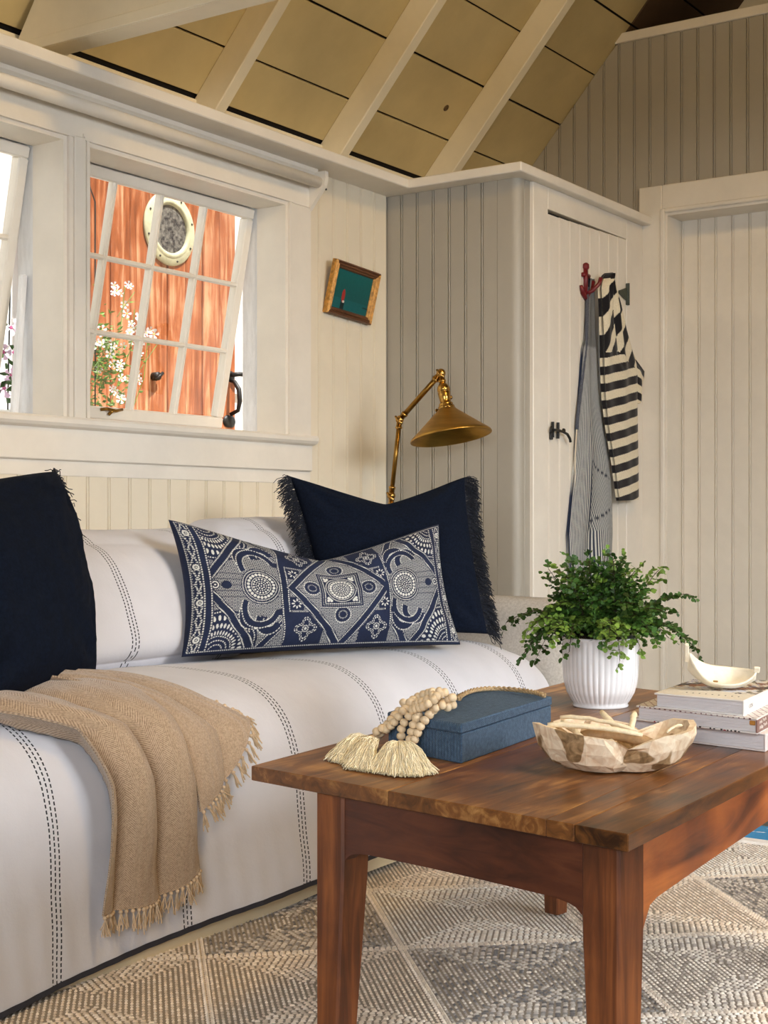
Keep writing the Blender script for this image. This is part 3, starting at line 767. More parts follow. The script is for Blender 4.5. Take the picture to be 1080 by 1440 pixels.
# socket, collar, shade along the tilted axis
q = Vector(ax).to_track_quat('Z', 'Y').to_matrix().to_4x4(); q.translation = Vector(L_(J3))
V, F = lathe([(.0005, .022), (.010, .022), (.010, .034), (.013, .036), (.019, .046), (.021, .052), (.0215, .060), (.0195, .062), (.0195, .064), (.021, .066), (.019, .085), (.018, .092), (.018, .100), (.022, .102), (.024, .106), (.022, .110), (.027, .112), (.028, .118), (.027, .124), (.012, .125)], 32,
             rfun=lambda R, z, t: R*(1+.03*np.cos(12*t)*((z > .064) & (z < .1))))
M('socket', [tuple(q @ Vector(p)) for p in V], F, brass_b, lp, smooth=True)
sk = []
V, F = cat_([tubes([[(.018, 0, .078), (.034, -.006, .078)]], .003, 8), tubes([[(.033, -.006, .078), (.040, -.008, .078)]], .0075, 12)]); M('switch_key', [tuple(q @ Vector(p)) for p in V], F, brass, lp, smooth=True)
for a in (0.1, 2.3, 4.4):
    V, F = tubes([[(.024*cos(a), .024*sin(a), .118), (.033*cos(a), .033*sin(a), .118), (.0335*cos(a), .0335*sin(a), .118), (.039*cos(a), .039*sin(a), .118)]], [[.0028, .0028, .0058, .005]], 8); M('thumbscrew', [tuple(q @ Vector(p)) for p in V], F, brass, lp, smooth=True)
V, F = lathe([(.010, .121), (.028, .121), (.031, .124), (.06, .149), (.10, .183), (.128, .206), (.1335, .211), (.136, .2165), (.1355, .219), (.1335, .217), (.128, .2085), (.10, .1855), (.06, .1515), (.031, .1265), (.010, .1235)], 96)
sb = paint('brushed brass shade', (188, 146, 72), .40, .1, 8., .04, 60., metal=1., stretch=(1, 1, 8))
M('shade', [tuple(q @ Vector(p)) for p in V], F, sb, lp, smooth=True)
Q, Fq = cubegrid(5); Q = Q/np.linalg.norm(Q, axis=1, keepdims=True)*np.array([.02, .02, .028])+np.array([0, 0, .155])
M('bulb', [tuple(q @ Vector(p)) for p in Q], Fq, paint('pale glass bulb', (230, 225, 210), .15), lp, smooth=True)

# ================================================================ OUTDOORS
st('ground', *box(-14, -3.08, -6, 16, -.2, .05), paint('pale gravel', (206, 200, 188), .9, .1, 30.))
pd = E('plank_door', (-4.0, 4.31, .05), label='varnished orange-red plank garden door with round porthole, seen through the open sash', cat='door')
dw = wood('weathered varnished cedar', [(128, 66, 34), (176, 100, 58), (222, 172, 132)], scale=(14, 14, 1.2), rough=.4, rscale=2.2, dist=.9, blotch=.3)
ys = np.linspace(-.43, .43, 9)
for i in range(8): M('plank', *bevbox(-.04, random.uniform(-.002, .002), ys[i]+.0015, ys[i+1]-.0015, .02, 2.75, .004), dw, pd)
V, F = lathe([(.098, 0), (.098, .008), (.104, .014), (.112, .016), (.118, .012), (.124, .010), (.146, .008), (.150, .004), (.150, 0)], 64)
ringm = paint('pale ring paint', (214, 212, 176), .5, .1, 20.)
po = (.003, .005, 1.98)
pr_ = M('porthole', [(c+po[0], a+po[1], b+po[2]) for a, b, c in V], F, ringm, pd, smooth=True, label='pale cream porthole ring')
V, F = lathe([(.0005, .004), (.06, .004), (.099, .004)], 48)
M('porthole_glass', [(c+po[0], a+po[1], b+po[2]) for a, b, c in V], F, paint('speckled dark glass', (52, 50, 54), .15, .3, 60., .2, 90., rgb2=(150, 146, 136)), pr_, smooth=True)
V, F = lathe([(.0005, .004), (.004, .003), (.005, 0)], 8); V = np.array(V)
for k in range(8):
    a = k*pi/4+.3; M('bolt', [(c+po[0]+.009, x_+po[1]+.134*cos(a), y_+po[2]+.134*sin(a)) for x_, y_, c in V], F, iron, pr_)
hd = [tubes([[(.01, .385, 1.245), (.05, .385, 1.26), (.06, .385, 1.30), (.055, .385, 1.35), (.03, .385, 1.385), (.01, .385, 1.39)]], [[.009, .009, .011, .011, .009, .008]], 10)]
for zc, s in ((1.215, .034), (1.41, .030)):
    V, F = lathe([(.0005, .010), (s*.7, .008), (s, .002), (s, 0)], 16, rfun=lambda R, z, t: R*(1+.22*np.cos(t*2)))
    hd.append(([(c, a+.385, b+zc) for a, b, c in V], F.tolist()))
hd.append(tubes([[(.01, .385, 1.415), (.03, .42, 1.42), (.035, .47, 1.42)]], .010, 8))
M('handle', *cat_(hd), iron, pd, smooth=True, label='black iron thumb-latch handle')
V, F = cat_([tubes([[(.0, -.085, 1.37), (.03, -.085, 1.37)]], .017, 12), tubes([[(.03, -.10, 1.355), (.03, -.06, 1.385)]], .007, 8)])
M('knob', V, F, iron, pd, smooth=True)
V, F = cat_([bevbox(-.08, -.02, -.52, -.435, 0, 2.9, .004), bevbox(-.08, -.02, .437, .60, 0, 2.9, .004)]); M('door_frame', V, F, white_out, pd)

gw = E('garden_wall', (-4.3, 4, 0.05), label='sunlit white board wall of the garden behind the plank door', cat='wall')
V, F = bevbox(-.03, 0, 0, .152, 0, 3.6, .004); me = md('wall_board', V, F, white_out)
for k in range(60): inst('wall_board', me, gw, loc=(0, -4.2+.155*k, 0))
wl = bevbox(.0, .03, 0, 6, 0, .1)
greyw = paint('pale grey shutter paint', (228, 232, 236), .6)  # even pale grey of the shutter frame and slats
sh_ = E('louvred_shutter', (-4.27, 3.05, 1.95), label='pale grey shuttered window outside, left, behind the tilted sash', cat='shutter')
M('frame', *cat_([bevbox(0, .04, -.22, -.17, 0, .9), bevbox(0, .04, .17, .22, 0, .9), bevbox(0, .04, -.17, .17, 0, .05), bevbox(0, .04, -.17, .17, .85, .9)]), greyw, sh_)
V, F = bevbox(0, .03, -.17, .17, 0, .035, .002); me = md('slat', V, F, greyw)
for k in range(18): inst('slat', me, sh_, loc=(.0, 0, .055+.044*k))

# flowers: leaf and petal meshes
leafm = paint('bright leaf green', (104, 142, 56), .5, .3, 30., 0); leafd = paint('deep leaf green', (52, 84, 36), .5, .3, 30., 0)
petw = paint('white petal', (250, 246, 250), .6, .02, 5., 0); petp = paint('lilac petal', (226, 196, 226), .6, .1, 20., 0); cenm = paint('magenta throat', (190, 90, 140), .6, .1)
def leafset(n, cx, sz, L, W, seed):
    r = np.random.default_rng(seed); VV = []; FF = []
    for i in range(n):
        p = np.array(cx)+r.normal(0, 1, 3)*np.array(sz); d = r.normal(0, 1, 3); d[2] = abs(d[2])*.4; d /= np.linalg.norm(d); s = np.cross(d, r.normal(0, 1, 3)); s /= np.linalg.norm(s)
        l = L*r.uniform(.6, 1.2); nn = np.cross(d, s)
        VV += [p, p+d*l*.5+s*W*.5+nn*.002, p+d*l, p+d*l*.5-s*W*.5+nn*.002, p+d*l*.5-nn*.002]; b = i*5; FF += [(b, b+1, b+4), (b+1, b+2, b+4), (b+2, b+3, b+4), (b+3, b, b+4)]
    return VV, FF
def flower(r0, pn=5, cup=.35):
    VV = [(0, 0, 0)]; FF = []
    for k in range(pn):
        a0 = k*2*pi/pn
        q = [(r0*.45, -.28), (r0*.95, -.36), (r0*1.05, 0), (r0*.95, .36), (r0*.45, .28)]; b = len(VV)
        VV += [(rr_*cos(a0+t), rr_*sin(a0+t), cup*rr_) for rr_, t in q]; FF += [(0, b, b+1, b+2, b+3, b+4)]
    return VV, FF
def blooms(parent, n, c, s, r0, mats, seed, grp=None):
    r = np.random.default_rng(seed); mm = [md('flower', *flower(r0), m_) for m_ in mats]
    V, F = lathe([(.0005, .004), (r0*.22, .003)], 6)
    tm = md('throat', V, F, cenm if mats[0] is petp else paint('yellow throat', (230, 210, 120), .6))
    for i in range(n):
        p = Vector(np.array(c)+r.uniform(-1, 1, 3)*np.array(s)); d = Vector((1.2, -1.2+r.uniform(-.8, .8), r.uniform(-.3, .6)))
        m = d.to_track_quat('Z', 'Y').to_matrix().to_4x4(); m.translation = p; sc_ = r.uniform(.75, 1.2); m = m @ Matrix.Diagonal((sc_, sc_, sc_, 1))
        f = inst('flower', mm[i % len(mm)], parent, m); inst('throat', tm, f)
wb = E('petunia_window_box', (-3.62, 2.86, .95), label='white window box of pink and white petunias outside the left sash', cat='planter')
M('trough', *hexa([(-.12, -.42), (.12, -.42), (.12, .42), (-.12, .42)], 0, .24, .006), white_out, wb)
M('foliage', *leafset(420, (0, 0, .36), (.07, .16, .08), .05, .022, 3), leafd, wb)
blooms(wb, 22, (.06, -.02, .42), (.06, .33, .12), .028, [petp, petw], 5)
gb = E('white_flowering_plant', (-3.75, 3.66, 1.14), label='hanging leafy plant with small white flowers in front of the plank door', cat='plant')
M('basket', *[(v, f) for v, f in [lathe([(.0005, -.14), (.03, -.13), (.05, -.08), (.06, 0), (.055, 0), (.045, -.07), (.0005, -.11)], 24)]][0], paint('terracotta', (176, 96, 66), .8), gb, smooth=True)
M('foliage', *leafset(420, (.0, .05, .26), (.05, .055, .09), .030, .012, 6), leafm, gb)
blooms(gb, 26, (.05, .09, .28), (.06, .10, .15), .015, [petw], 8)
V, F = tubes([[(0, 0, -.1), (.0, .0, .4), (0, 0, .85), (-.02, -.03, .95), (-.03, -.12, 1.0), (-.03, -.27, .95), (-.03, -.36, .8), (-.03, -.38, 0), (-.03, -.38, -1.09)]], .003, 6); M('hanger', V, F, iron, gb, smooth=True)
for k, (yy, zz_, nn) in enumerate([(3.98, 1.70, 6), (4.10, 1.52, 6), (3.86, 1.5, 5), (4.03, 1.62, 4)]):
    g2 = E('white_blossom_spray', (-3.72, yy-.2, zz_), label=['spray of white blossoms high before the porthole door', 'white blossom spray at the middle panes of the sash', 'white blossoms hugging the left edge of the sash', 'small white blossoms between the two larger sprays'][k], cat='flowers', group='white blossom sprays outside the window')
    V, F = tubes([[(0, -.12, -.35), (.02, -.04, -.15), (0, .0, 0)], [(.01, -.05, -.12), (.02, .03, -.02)]], .0015, 4); M('stem', V, F, leafm, g2)
    blooms(g2, nn, (0, 0, 0), (.04, .05, .035), .017, [petw], 20+k)
sb_ = E('leafy_shrub', (-3.96, 2.7, .05), label='leafy green shrub outside at the left edge of the window', cat='shrub')
M('stem', *tubes([[(0, 0, 0), (.02, .02, .6), (0, 0, 1.3)]], .012, 6), brn, sb_); M('foliage', *leafset(700, (0, 0, 1.45), (.1, .12, .16), .06, .02, 9), leafm, sb_)
# ================================================================ SOFA
linen_g = cloth('light grey linen', (200, 194, 186), (176, 170, 160), .5, .0016)
slip = striped_cloth('striped slipcover cloth', (212, 211, 216))
sofa = E('sofa', (-2.4, 2.4, 0), label='long white slipcovered sofa with dashed charcoal stripes under the window', cat='sofa')
SO = np.array([-2.4, 2.4, 0])
def S_(name, vf, mat, **k):
    uv = k.pop('uv', None); V = np.asarray(vf[0], float)
    return M(name, V-SO, vf[1], mat, sofa, uv=uv, **k)
Y0S, Y1S = .85, 3.655
S_('base', bevbox(-2.84, -1.935, Y0S+.01, 3.79, .04, .40, .01), linen_g)
for a in (Y0S+.1, 3.6):
    for b in (-2.78, -2.0): S_('foot', tubes([[(b, a, 0), (b, a, .05)]], .025, 10), brn)
S_('back_frame', rbox(-2.86, -2.66, Y0S, 3.79, .30, .80, .06, 14), linen_g, smooth=True)
V, F = rbox(-2.84, -1.875, 3.66, 3.80, .03, .612, .055, 20, bulge=(.0, .006, .004))
S_('arm', (V, F), linen_g, smooth=True, uv=np.stack([V[:, 0]+V[:, 1], V[:, 2]], 1))
V, F = rbox(-2.84, -1.875, .70, .84, .03, .612, .055, 20)
S_('arm', (V, F), linen_g, smooth=True, uv=np.stack([V[:, 0]+V[:, 1], V[:, 2]], 1))
S_('seat_cushion', rbox(-2.66, -1.955, Y0S+.01, 3.64, .38, .452, .06, 10), linen_g, smooth=True)
# profile of the draped cover
PX = np.array([-2.66, -2.45, -2.33, -2.2, -2.12, -2.06, -2.02, -1.975, -1.94, -1.912, -1.895, -1.885, -1.88, -1.876, -1.873, -1.871, -1.870])
PZ = np.array([.470, .492, .500, .504, .503, .496, .485, .464, .437, .400, .355, .31, .26, .20, .14, .08, .0])
sl = np.concatenate([[0], np.cumsum(np.hypot(np.diff(PX), np.diff(PZ)))])
SL = sl[-1]
# smooth resample
ss = np.linspace(0, SL, 400); xs = np.interp(ss, sl, PX); zs = np.interp(ss, sl, PZ)
ker = np.hanning(31); ker /= ker.sum()
def smo(a): p = np.concatenate([2*a[0]-a[15:0:-1], a, 2*a[-1]-a[-2:-17:-1]]); return np.convolve(p, ker, 'valid')
xs, zs = smo(xs), smo(zs)
tx, tz = np.gradient(xs, ss), np.gradient(zs, ss); nx, nz = -tz, tx
def surf(y, s, off=0.):
    """point on the draped seat surface; y along the sofa, s metres from the crease"""
    # slight seat crowns and hanging ripples
    x = np.interp(s, ss, xs); z = np.interp(s, ss, zs); ax_ = np.interp(s, ss, nx); az_ = np.interp(s, ss, nz)
    top = np.clip((.62-s)/.25, 0, 1); hang = np.clip((s-.80)/.30, 0, 1)
    o = off+top*(.010*np.sin((y-1.0)*2.2)+.006*wob(y*1.2, s*1.8, 6, 3))+hang*(.013*np.sin(y*5.2+.6)+.013*wob(y*1.1, s*.45, 9, 4))
    end = np.clip((y-3.48)/.16, 0, 1)**2
    z = z-end*.035*np.clip((SL-s)/.6, 0, 1)
    return np.stack([x+ax_*o, y+0*x, z+az_*o], -1)
def s_at(x=None, z=None):
    if x is not None: return float(np.interp(x, xs[:300], ss[:300]))
    return float(np.interp(-z, -zs[150:], ss[150:]))
nu, nv = 420, 150
yy = np.linspace(Y0S+.005, 3.652, nu)[:, None]
hem = np.interp(yy, [.85, 1.6, 1.78, 2.02, 2.46, 2.69, 3.65], [.012, .018, .026, .036, .056, .066, .075])
smax = np.array([s_at(z=float(h)) for h in hem[:, 0]])[:, None]
sg = np.linspace(0, 1, nv)[None]*smax
Pp = surf(yy+0*sg, sg)
S_('seat_cover', (Pp.reshape(-1, 3), gridF(nu, nv)[:, ::-1] if False else gridF(nu, nv)), slip, smooth=True, uv=np.stack([yy+0*sg, sg], -1).reshape(-1, 2))
# charcoal hem and the lining showing under it
charc = paint('charcoal hem tape', (46, 46, 54), .9, .1, 60.)
hs = np.linspace(-.010, .001, 4)[None]+smax; Hh = surf(yy+0*hs, hs, .0022)
S_('hem_tape', (Hh.reshape(-1, 3), gridF(nu, 4)), charc, smooth=True)
dv = np.linspace(0, 1, 8)[None]; bz = np.clip(hem-.030-.012*np.clip((yy-1.9)/.5, 0, 1), .003, 1)
LN = np.stack([-1.895+0*yy*dv, yy+0*dv, .30*(1-dv)+bz*dv], -1)
S_('lining', (LN.reshape(-1, 3), gridF(nu, 8)), paint('cream lining', (214, 196, 160), .9, .04), smooth=True)
# back cover over the frame top
th_ = np.linspace(0, pi, 24); px_ = -2.75+.115*np.cos(th_)[::-1]; pz_ = .735+.085*np.sin(th_)
px_ = np.concatenate([[-2.865], px_, [-2.62, -2.60]]); pz_ = np.concatenate([[.3], pz_, [.55, .48]])
al = np.concatenate([[0], np.cumsum(np.hypot(np.diff(px_), np.diff(pz_)))])
ya = np.linspace(Y0S-.005, 3.79, 240)[:, None]
BZ = pz_[None]+.004*wob(ya, px_[None]*3, 8, 6)*(pz_[None] > .6)+np.interp(ya, [1, 2.4, 2.6, 2.95, 3.25, 3.8], [-.02, -.02, -.012, .0, .012, .0])*(pz_[None] > .7)
V = np.stack([px_[None]+0*ya, ya+0*BZ, BZ], -1)
S_('back_cover', (V.reshape(-1, 3), gridF(240, len(px_))), slip, smooth=True, uv=np.stack([ya+0*BZ, al[None]+0*ya], -1).reshape(-1, 2))
# loose back cushions
def bcush(y0, y1, ztop, xf, seed, lean=.13):
    V, F = rbox(xf-.25, xf, y0, y1, .485, ztop, .085, 34, bulge=(.035, .012, .012))
    t = (V[:, 2]-.485)/(ztop-.485)
    V[:, 0] -= lean*t**1.3
    V[:, 0] = np.maximum(V[:, 0], -2.74)
    V[:, 0] += .006*wob(V[:, 1]*2, V[:, 2]*2, 5, seed); V[:, 2] += .005*wob(V[:, 1]*2, V[:, 0]*3, 5, seed+1)*(t > .5)
    S_('back_cushion', (V, F), slip, smooth=True, uv=np.stack([V[:, 1]+.0, V[:, 2]-V[:, 0]], 1))
bcush(1.55, 2.23, .80, -2.36, 1); bcush(.87, 1.54, .80, -2.36, 2)
bcush(2.235, 2.955, .808, -2.37, 3); bcush(2.975, 3.64, .842, -2.44, 5, .10)

# ================================================================ CUSHIONS
def pillow(c00, c10, c11, c01, T, nu, nv, pin=(.06, .05), dent=.0, sag=0., colf=None, mat=None, seed=0, wr=.004, front=1., pw=.42):
    """four corners (bottom-left, bottom-right, top-right, top-left seen from the front); returns V,F,(U,V)"""
    c00, c10, c11, c01 = map(lambda p: np.array(p, float), (c00, c10, c11, c01))
    U, W = np.meshgrid(np.linspace(-1, 1, nu), np.linspace(-1, 1, nv), indexing='ij')
    a = (U+1)/2; b = (W+1)/2
    # pulled-in edges
    a_ = .5+(a-.5)*(1-pin[0]*(1-W**2)); b_ = .5+(b-.5)*(1-pin[1]*(1-U**2))
    b_ = b_-dent*(1-np.abs(U)**1.25)**1.15*np.clip(b, 0, 1)**1.6
    B = lambda a, b: ((1-a)*(1-b))[..., None]*c00+(a*(1-b))[..., None]*c10+(a*b)[..., None]*c11+((1-a)*b)[..., None]*c01
    P0 = B(a_, b_)
    n = np.cross(c10-c00, c01-c00); n /= np.linalg.norm(n)
    prof = ((1-U**2)*(1-W**2))
    t = T*np.power(np.clip(prof, 0, 1), pw)
    t = t*(1-.16*dent*6*np.exp(-(U/.20)**2)*np.clip(b-.35, 0, 1))
    wrk = wr*wob(U*1.3, W*1.1, 4, seed)*np.clip(prof*4, 0, 1)
    # pull creases from the corners
    for (cu, cw) in ((-1, 1), (1, 1), (-1, -1), (1, -1)):
        d = np.hypot(U-cu, W-cw); an = np.arctan2(np.abs(W-cw), np.abs(U-cu))
        wrk += wr*.9*np.cos(an*9+seed)*np.exp(-((d-.45)/.3)**2)*np.clip(prof*6, 0, 1)
    Fr = P0+(t*front+wrk)[..., None]*n; Bk = P0-t[..., None]*n*.9
    V = np.concatenate([Fr.reshape(-1, 3), Bk[1:-1, 1:-1].reshape(-1, 3)])
    F1 = gridF(nu, nv)
    # back grid shares the rim
    idx = np.zeros((nu, nv), int); idx[:] = np.arange(nu*nv).reshape(nu, nv); idx[1:-1, 1:-1] = nu*nv+np.arange((nu-2)*(nv-2)).reshape(nu-2, nv-2)
    F2 = np.stack([idx[:-1, :-1], idx[:-1, 1:], idx[1:, 1:], idx[1:, :-1]], -1).reshape(-1, 4)
    UV = np.concatenate([np.stack([U, W], -1).reshape(-1, 2), np.stack([U, W], -1)[1:-1, 1:-1].reshape(-1, 2)])
    return V, np.concatenate([F1, F2]), UV, P0, n

navy = cloth('navy linen', (19, 27, 43), (11, 17, 29), .5, .0022, .95, .0)
fringe_m = paint('dark navy fringe yarn', (22, 28, 42), .8, .3, 200.)
def fringe(edge, out, n, L, seed, spread=.5, r=.0011, up=0.):
    """edge (k,3) polyline, out unit vector"""
    rg = np.random.default_rng(seed); e = np.asarray(edge); t = np.sort(rg.uniform(0, 1, n))
    s = np.linspace(0, 1, len(e)); base = np.stack([np.interp(t, s, e[:, i]) for i in range(3)], 1)
    d = np.array(out)[None]+rg.normal(0, spread, (n, 3))*.6; d /= np.linalg.norm(d, axis=1, keepdims=True)
    l = L*rg.uniform(.6, 1.15, (n, 1)); k = np.linspace(0, 1, 6)
    g = np.array([0, 0, -1.])
    P = base[:, None]+d[:, None]*l[:, None]*k[None, :, None]+g*(l[:, None]*(k[None, :, None]**2)*.55)
    P += rg.normal(0, .0022, P.shape)*k[None, :, None]
    return tubesQ(P, r, 3)

# large navy cushion on the right
def place(name, V, cs, label, cat='cushion', group=None):
    c = np.mean(np.array(cs), 0); e = E(name, tuple(c), label=label, cat=cat, group='navy fringed cushions' if name == 'fringed_cushion' else group); return e, c
cs = [(-2.335, 3.165, .525), (-2.015, 3.485, .522), (-2.14, 3.565, .968), (-2.50, 3.20, .968)]
V, F, UV, P0, n = pillow(*cs, .085, 90, 90, pin=(.05, .03), dent=.17, wr=.006, seed=2)
e, c = place('fringed_cushion', V, cs, 'large navy fringed cushion in the right sofa corner behind the patterned cushion')
M('cover', V-c, F, navy, e, smooth=True, uv=UV*.24)
lft = P0[0, :, :]; rgt = P0[-1, :, :]; ur = np.array(cs[1])-np.array(cs[0]); ur /= np.linalg.norm(ur)
V, F = fringe(lft, -ur, 900, .042, 3); M('fringe', V-c, F, fringe_m, e, kind='stuff')
V, F = fringe(rgt, ur, 1000, .042, 4); M('fringe', V-c, F, fringe_m, e, kind='stuff')
# navy cushion on the left
cs = [(-2.06, 1.70, .50), (-2.19, 2.135, .515), (-2.37, 2.19, .952), (-2.33, 1.64, .95)]
V, F, UV, P0, n = pillow(*cs, .105, 90, 90, pin=(-.03, .03), dent=.07, wr=.009, seed=5)
e, c = place('fringed_cushion', V, cs, 'large navy linen cushion at the left edge, with the tan throw at its foot')
M('cover', V-c, F, navy, e, smooth=True, uv=UV*.24)
rgt = P0[-1, 45:, :]; ur = np.array(cs[1])-np.array(cs[0]); ur /= np.linalg.norm(ur)
V, F = fringe(rgt, ur*.5+np.array([-.3, 0, .2]), 560, .038, 6); M('fringe', V-c, F, fringe_m, e, kind='stuff')
V, F = fringe(P0[0, :, :], -ur, 500, .04, 7); M('fringe', V-c, F, fringe_m, e, kind='stuff')

# patterned lumbar cushion
cs = [(-2.345, 2.575, .512), (-1.985, 3.285, .508), (-2.085, 3.335, .832), (-2.42, 2.61, .845)]
Wd, Hd = .80, .34
nu, nv = 720, 320
V, F, UV, P0, n = pillow(*cs, .10, nu, nv, pin=(.07, .03), dent=.30, wr=.005, seed=8)
x = UV[:, 0]*Wd/2; y = UV[:, 1]*Hd/2
def seg(d, w): return np.abs(d) < w
nav = np.array(lin((27, 36, 62))); whi = np.array(lin((205, 205, 198)))
# field of fine dashes: rows of small marks on navy
row = np.floor(y/.0040); ph = (x/.0052+.5*(row % 2)) % 1
tex = (np.abs(((y/.0040) % 1)-.5) < .36) & (np.abs(ph-.5) < .36)
K = np.zeros(len(x)); K[:] = .0
K[tex] = .60
def setk(m, v): K[m] = v
def dotted(d, along, w=.0014, per=.0062, m=None):
    q = (np.abs(d) < w) & (((along/per) % 1) < .62)
    if m is not None: q &= m
    K[q] = 1
def band(d, along, w=.0045, m=None):
    q = np.abs(d) < w+.0035
    if m is not None: q &= m
    K[q] = 0
    q = np.abs(np.abs(d)-w-.0045) < .0035
    if m is not None: q &= m
    K[q] = 0
    dotted(np.abs(d)-w-.0045, along, .0016, .0062, m)
def medallion(cx, cy, R, ell=1.):
    r = np.hypot((x-cx)/ell, y-cy); a = np.arctan2(y-cy, (x-cx)/ell)
    K[r < R+.007] = 0
    for i, (rr_, sz, nn) in enumerate(((R+.003, .0014, 70), (R-.004, .0014, 60), (R*.74, .0036, 22), (R*.56, .0014, 36), (R*.44, .0022, 16), (R*.3, .0014, 16), (R*.17, .0020, 7), (0, .0022, 1))):
        if nn == 1: K[r < sz] = 1; continue
        da = ((a*nn/(2*pi)) % 1-.5)*2*pi/nn*rr_
        K[np.hypot(da, r-rr_) < min(sz*1.15, .0045)] = 1
# corner sunbursts
for (cx, cy) in ((-.325, -.17), (-.325, .17), (.35, -.17), (.35, .17)):
    r = np.hypot(x-cx, y-cy); a = np.arctan2(y-cy, x-cx); m = r < .105
    K[m] = 0
    for k, (rr_, L, W_, nn) in enumerate(((.048, .010, .0022, 40), (.064, .012, .0030, 40), (.083, .014, .0036, 40))):
        da = (((a*nn/(2*pi))+.5*(k % 2)) % 1-.5)*2*pi/nn*rr_
        K[(da/W_)**2+((r-rr_)/(L*.5))**2 < 1] = 1
    dotted(r-.040, a*.04, .0013, .006); dotted(r-.030, a*.03, .0013, .006); dotted(r-.020, a*.02, .0013, .006); dotted(r-.098, a*.1, .0015, .006)
# side diamonds round the medallions
for sx in (-1, 1):
    cx = sx*.222
    d = np.abs(x-cx)/.150+np.abs(y)/.178-1
    m = (np.abs(x) > .165+.0*x) & (np.abs(x) < .372)
    band(d*.11, x+y, .0042, m)
# curls round side medallions
def arc(cx, cy, R, a0, a1, w, w2=None):
    r = np.hypot(x-cx, y-cy); a = np.arctan2(y-cy, x-cx) % (2*pi); a0 %= 2*pi; a1 %= 2*pi
    inside = (a >= a0) & (a <= a1) if a0 < a1 else (a >= a0) | (a <= a1)
    K[(np.abs(r-R) < w+.003) & inside] = 0
    dotted(np.abs(r-R)-w-.0045, a*R, .0014, .0058, inside)
for sx in (-1, 1):
    cx = sx*.222
    for sy in (-1, 1):
        for (ox, oy, R, w_) in ((-.020, .078, .030, .006), (.022, .098, .026, .006), (.000, .062, .046, .004)):
            a0, a1 = (.3, 3.6) if sy > 0 else (2.7, 6.0)
            arc(cx+sx*ox*-1, sy*oy, R, a0, a1, w_)
        K[((x-cx+sx*.052)/.014)**2+((y-sy*.075)/.009)**2 < 1] = 0
    medallion(cx, 0, .046)
    K[((x-cx-sx*.090)/.013)**2+((y)/.011)**2 < 1] = 0
    rr0 = np.hypot(x-cx-sx*.118, y); K[rr0 < .012] = 0; K[(np.abs(rr0-.008) < .0016) | (rr0 < .0025)] = 1
# tall arcs
for sx in (-1, 1):
    d = np.hypot(x-sx*-.16, y*.75)-.318
    band(d, y, .0046, (x*sx > 0))
# centre diamond, blocks and square
cxx = .01
d = np.abs(x-cxx)/.148+np.abs(y)/.172-1
m = np.abs(x) < .155
tri = (d > .12) & m
for sx in (-1, 1):
    for sy in (-1, 1):
        px, py = cxx+sx*.105, sy*.122
        r = np.hypot(x-px, y-py); a = np.arctan2(y-py, x-px)
        q = (np.abs(x-px) < .052) & (np.abs(y-py) < .045) & tri
        K[q] = 0
        fl = .019+.006*np.cos(4*a); dotted(r-fl, a*.02, .0017, .0056, tri); dotted(r-fl-.006, a*.02, .0014, .0056, tri); dotted(r-.008, a*.008, .0016, .005); K[(r < .0035)] = 1
        for (ox, oy) in ((.030*sx, -.072*sy), ):
            qx, qy = px+ox, py+oy
            K[(np.abs(x-qx) < .020) & (np.abs(y-qy) < .020) & tri] = 0
            for k in range(8):
                aa = k*pi/4; ddx = (x-qx)*cos(aa)+(y-qy)*sin(aa); ddy = -(x-qx)*sin(aa)+(y-qy)*cos(aa)
                K[((ddx-.011)/.0045)**2+(ddy/.0022)**2 < 1] = 1
band(d*.11, x+y, .0046, m)
sq = np.maximum(np.abs(x-cxx), np.abs(y-.004))
for k in range(4):
    aa = k*pi/2; ex, ey = cxx+.088*cos(aa), .004+.088*sin(aa)
    r = np.hypot(x-ex, y-ey); mm = (sq > .066) & (d < -.08)
    K[(np.abs(r-.018) < .004) & mm] = 0; K[(r < .010) & mm] = 0; dotted(r-.0245, np.arctan2(y-ey, x-ex)*.02, .0014, .0055, mm)
K[sq < .068] = 0
dotted(sq-.0655, x+y, .0014, .006); dotted(sq-.052, x+y, .0016, .006); dotted(sq-.058, x+y, .0006, .006)
for sx in (-1, 1):
    for sy in (-1, 1):
        for (ox, oy) in ((.043, .043), (.043, .034), (.034, .043), (.037, .037)):
            K[((x-cxx-sx*ox)/.0042)**2+((y-.004-sy*oy)/.0042)**2 < 1] = 1
medallion(cxx, .004, .043)
# side borders with a chevron ribbon
for sx in (-1, 1):
    q = x*sx
    b0 = .358
    mb = q > b0
    K[mb] = np.where(((x/.008) % 1 < .35) & ((y/.007) % 1 < .4), .8, 0)[mb]
    zg = np.abs(((y/.09) % 1)-.5)*2*.026
    dotted(q-b0-.008-zg*.8, y, .0017, .0056); dotted(q-b0-.034+zg*.8, y, .0017, .0056)
    for k in range(-2, 3):
        r = np.hypot(q-b0-.020, y-k*.09-.045); K[(np.abs(r-.006) < .002) | (r < .002)] = 1
    band(q-b0, y, .0040)
# rim
rim = np.minimum(Hd/2-np.abs(y), Wd/2-np.abs(x)); K[rim < .009] = 0; dotted(rim-.007, x+y, .0013, .0055); K[rim < .004] = 0
mot = (.5+.5*wob(x*30, y*30, 1.5, 9))[:, None]
col = nav*(1-K[:, None])*(.75+.5*mot)+whi*K[:, None]
e, c = place('lumbar_cushion', V, cs, 'long indigo and white batik-patterned lumbar cushion in front on the sofa')
M('cover', V-c, F, vcol('indigo batik cotton', .85, .3, 800.), e, smooth=True, col=col)

